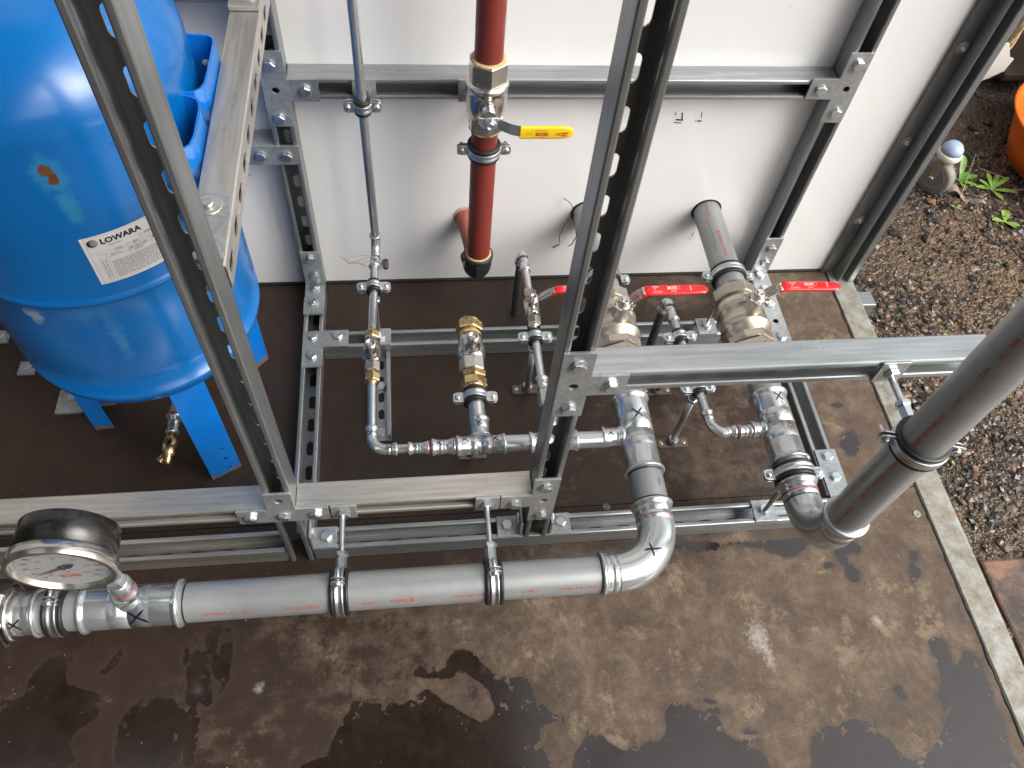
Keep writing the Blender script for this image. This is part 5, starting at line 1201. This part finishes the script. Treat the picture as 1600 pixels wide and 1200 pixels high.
mb.add(vs, [f for i in range(n) for f in ((3*i,3*i+3,3*i+4,3*i+1),(3*i+1,3*i+4,3*i+5,3*i+2))], True); tag(mb.obj('dead_leaf', 'deadleaf'), 'long dried brown leaf curled on the gravel by the castor wheel', 'dead leaf')
rd = random.Random(12); mb = MB()
for i in range(34):
    x = rd.uniform(1.05,1.9); y = rd.uniform(.6,1.75); a = rd.uniform(0,3.14); L = rd.uniform(.01,.045)
    if x < 1.0: continue
    mb.tube([(x,y,gz(x,y)+.010),(x+L*math.cos(a),y+L*math.sin(a),gz(x,y)+.014)], .0007, 5)
for p, q in (((1.49,1.50),(1.60,1.66)),((1.60,1.62),(1.645,1.56)),((1.66,1.53),(1.76,1.50))): mb.tube([(p[0],p[1],-.132),(q[0],q[1],-.118)], .0012, 6)
tag(mb.obj('straw_litter', 'straw'), 'dry grass stalks scattered over the gravel', 'straw', kind='stuff')
rd = random.Random(13)
mb = MB()
for i in range(70):
    x = rd.uniform(1.0,1.7); y = rd.uniform(.6,1.6); s = rd.uniform(.003,.007); a = rd.uniform(0,6.28); z = gz(x,y)+.010
    u = V((math.cos(a), math.sin(a), rd.uniform(-.2,.3)))*s; v_ = V((-math.sin(a), math.cos(a), rd.uniform(-.2,.3)))*s*.5; c = V((x,y,z))
    mb.add([c+u, c+v_, c-u, c-v_], [(0,1,2,3)])
tag(mb.obj('leaf_scraps', 'leaf2'), 'tiny green leaf scraps strewn over the gravel', 'leaf litter', kind='stuff')
g = thing('white_cable', 'loop of white cable lying by the paving slab at the right edge', 'cable', (1.13,.36,-.13))
mb = MB(); mb.tube([(1.16+.022*math.cos(a*.5), .355+.017*math.sin(a*.5), -.128+.003*math.sin(a)) for a in range(12)], .0028, 8); mb.obj('cable', 'white_plastic', g)

# grit specks on the deck
rd = random.Random(21); mb = MB()
for i in range(230):
    x = rd.uniform(-.75,.9); y = rd.uniform(.0,1.12); s = rd.uniform(.0003,.0009)
    mb.lathe((x,y,.0001), Z, [(0,s),(s*.7,s*.6),(s*.8,s*.01)], 5, False)
tag(mb.obj('grit', 'scuff'), 'pale grit specks scattered over the brown deck', 'grit', kind='stuff')

t0 = thing('gravel_shade_blocker', 'dark trailer box out of view, added to shade the gravel', 'blocker', (3.2,2.3,-.15))  # unseen box on wheels, added to darken the gravel at top right
mb = MB(); mb.box(2.35, 4.2, 1.75, 2.9, .02, 1.7); mb.obj('body', 'darkwood', t0)
for x in (2.6, 3.8):
    mb = MB(); mb.lathe((x,1.78,.03), -Y, [(0,.18),(.06,.18)], 32); mb.obj('wheel', 'rubber', t0)

# stamped codes on the rails
def stamp(part, s, P, a, b, size=.0075, flip=False):
    par = [o for o in bpy.data.objects if o.get('label','').startswith(part)][0]
    mb = MB(); flat2d(mb, text2d(s, size), V(P), a, b); wd_ = width(s, size); a = V(a); b = V(b); P = V(P)
    for q in ([(-.004,-.003),(wd_+.004,-.003)], [(wd_+.004,-.003),(wd_+.004,size)], [(wd_+.004,size),(-.004,size)], [(-.004,size),(-.004,-.003)]): flat2d(mb, stroke(q, .0004), P, a, b)
    o = mb.obj('stamped_code', 'zinc'); o.parent = par
stamp('elevated front rail to the left', 'RRS.10260.SB', (-.375,.5475,.2063), -X, -Y)
stamp('elevated front rail between', 'RRS.10260.SB', (-.005,.5475,.2063), -X, -Y, .006)
stamp('highest front rail', '38-00-10-250', (.500,.5480,.5203), -X, -Y)
stamp('floor rail crossing behind', '33-28-41-250', (-.006,.9317,.014), X, Z, .0065)
stamp('high cross rail', 'RRS.10260.SB', (-.062,1.112,.5158), X, Y, .0075)
stamp('elevated rail with side slots', 'RRS.10260.SB', (-.203,.80,.6763), Y, -X, .0075)
stamp('long floor rail', 'RRS.10260', (.135,.5197,.017), X, Z, .006)

# ------------------------------------------------------------------ the open shed the deck stands under (behind and above the camera)
def sheet_with_gaps(name, mat, x0, x1, y0, y1, z, gaps, th=.03):
    mb = MB(); xs = sorted({x0, x1, *[g[0] for g in gaps], *[g[1] for g in gaps]}); ys = sorted({y0, y1, *[g[2] for g in gaps], *[g[3] for g in gaps]})
    for i in range(len(xs)-1):
        for j in range(len(ys)-1):
            cx_, cy_ = (xs[i]+xs[i+1])/2, (ys[j]+ys[j+1])/2
            if any(g[0] < cx_ < g[1] and g[2] < cy_ < g[3] for g in gaps): continue
            mb.box(xs[i], xs[i+1], ys[j], ys[j+1], z, z+th)
    return struct(mb.obj(name, mat))
gaps = []
for k in range(4):
    for j in range(5):
        gaps.append((-3.6+.62*k, -3.1+.62*k, -4.6+1.15*j, -3.75+1.15*j))
sheet_with_gaps('shed_roof', 'roofsheet', -7, .45, -7, 3.2, 3.3, gaps)
mb = MB()
for y in (-6,-3.2,-1.75,2.9): mb.box(-7, .45, y, y+.08, 3.12, 3.28)
struct(mb.obj('shed_beams', 'shed'))
mb = MB(); mb.box(-7.05, -7, -7, 3.2, -.2, 3.3); mb.box(-7, -.6, -7.05, -7, -.2, 3.3); struct(mb.obj('shed_wall', 'shed'))
mb = MB(); mb.box(-1, 12, -11.4, -11, -.2, 4.5); struct(mb.obj('yard_wall', 'farwall'))
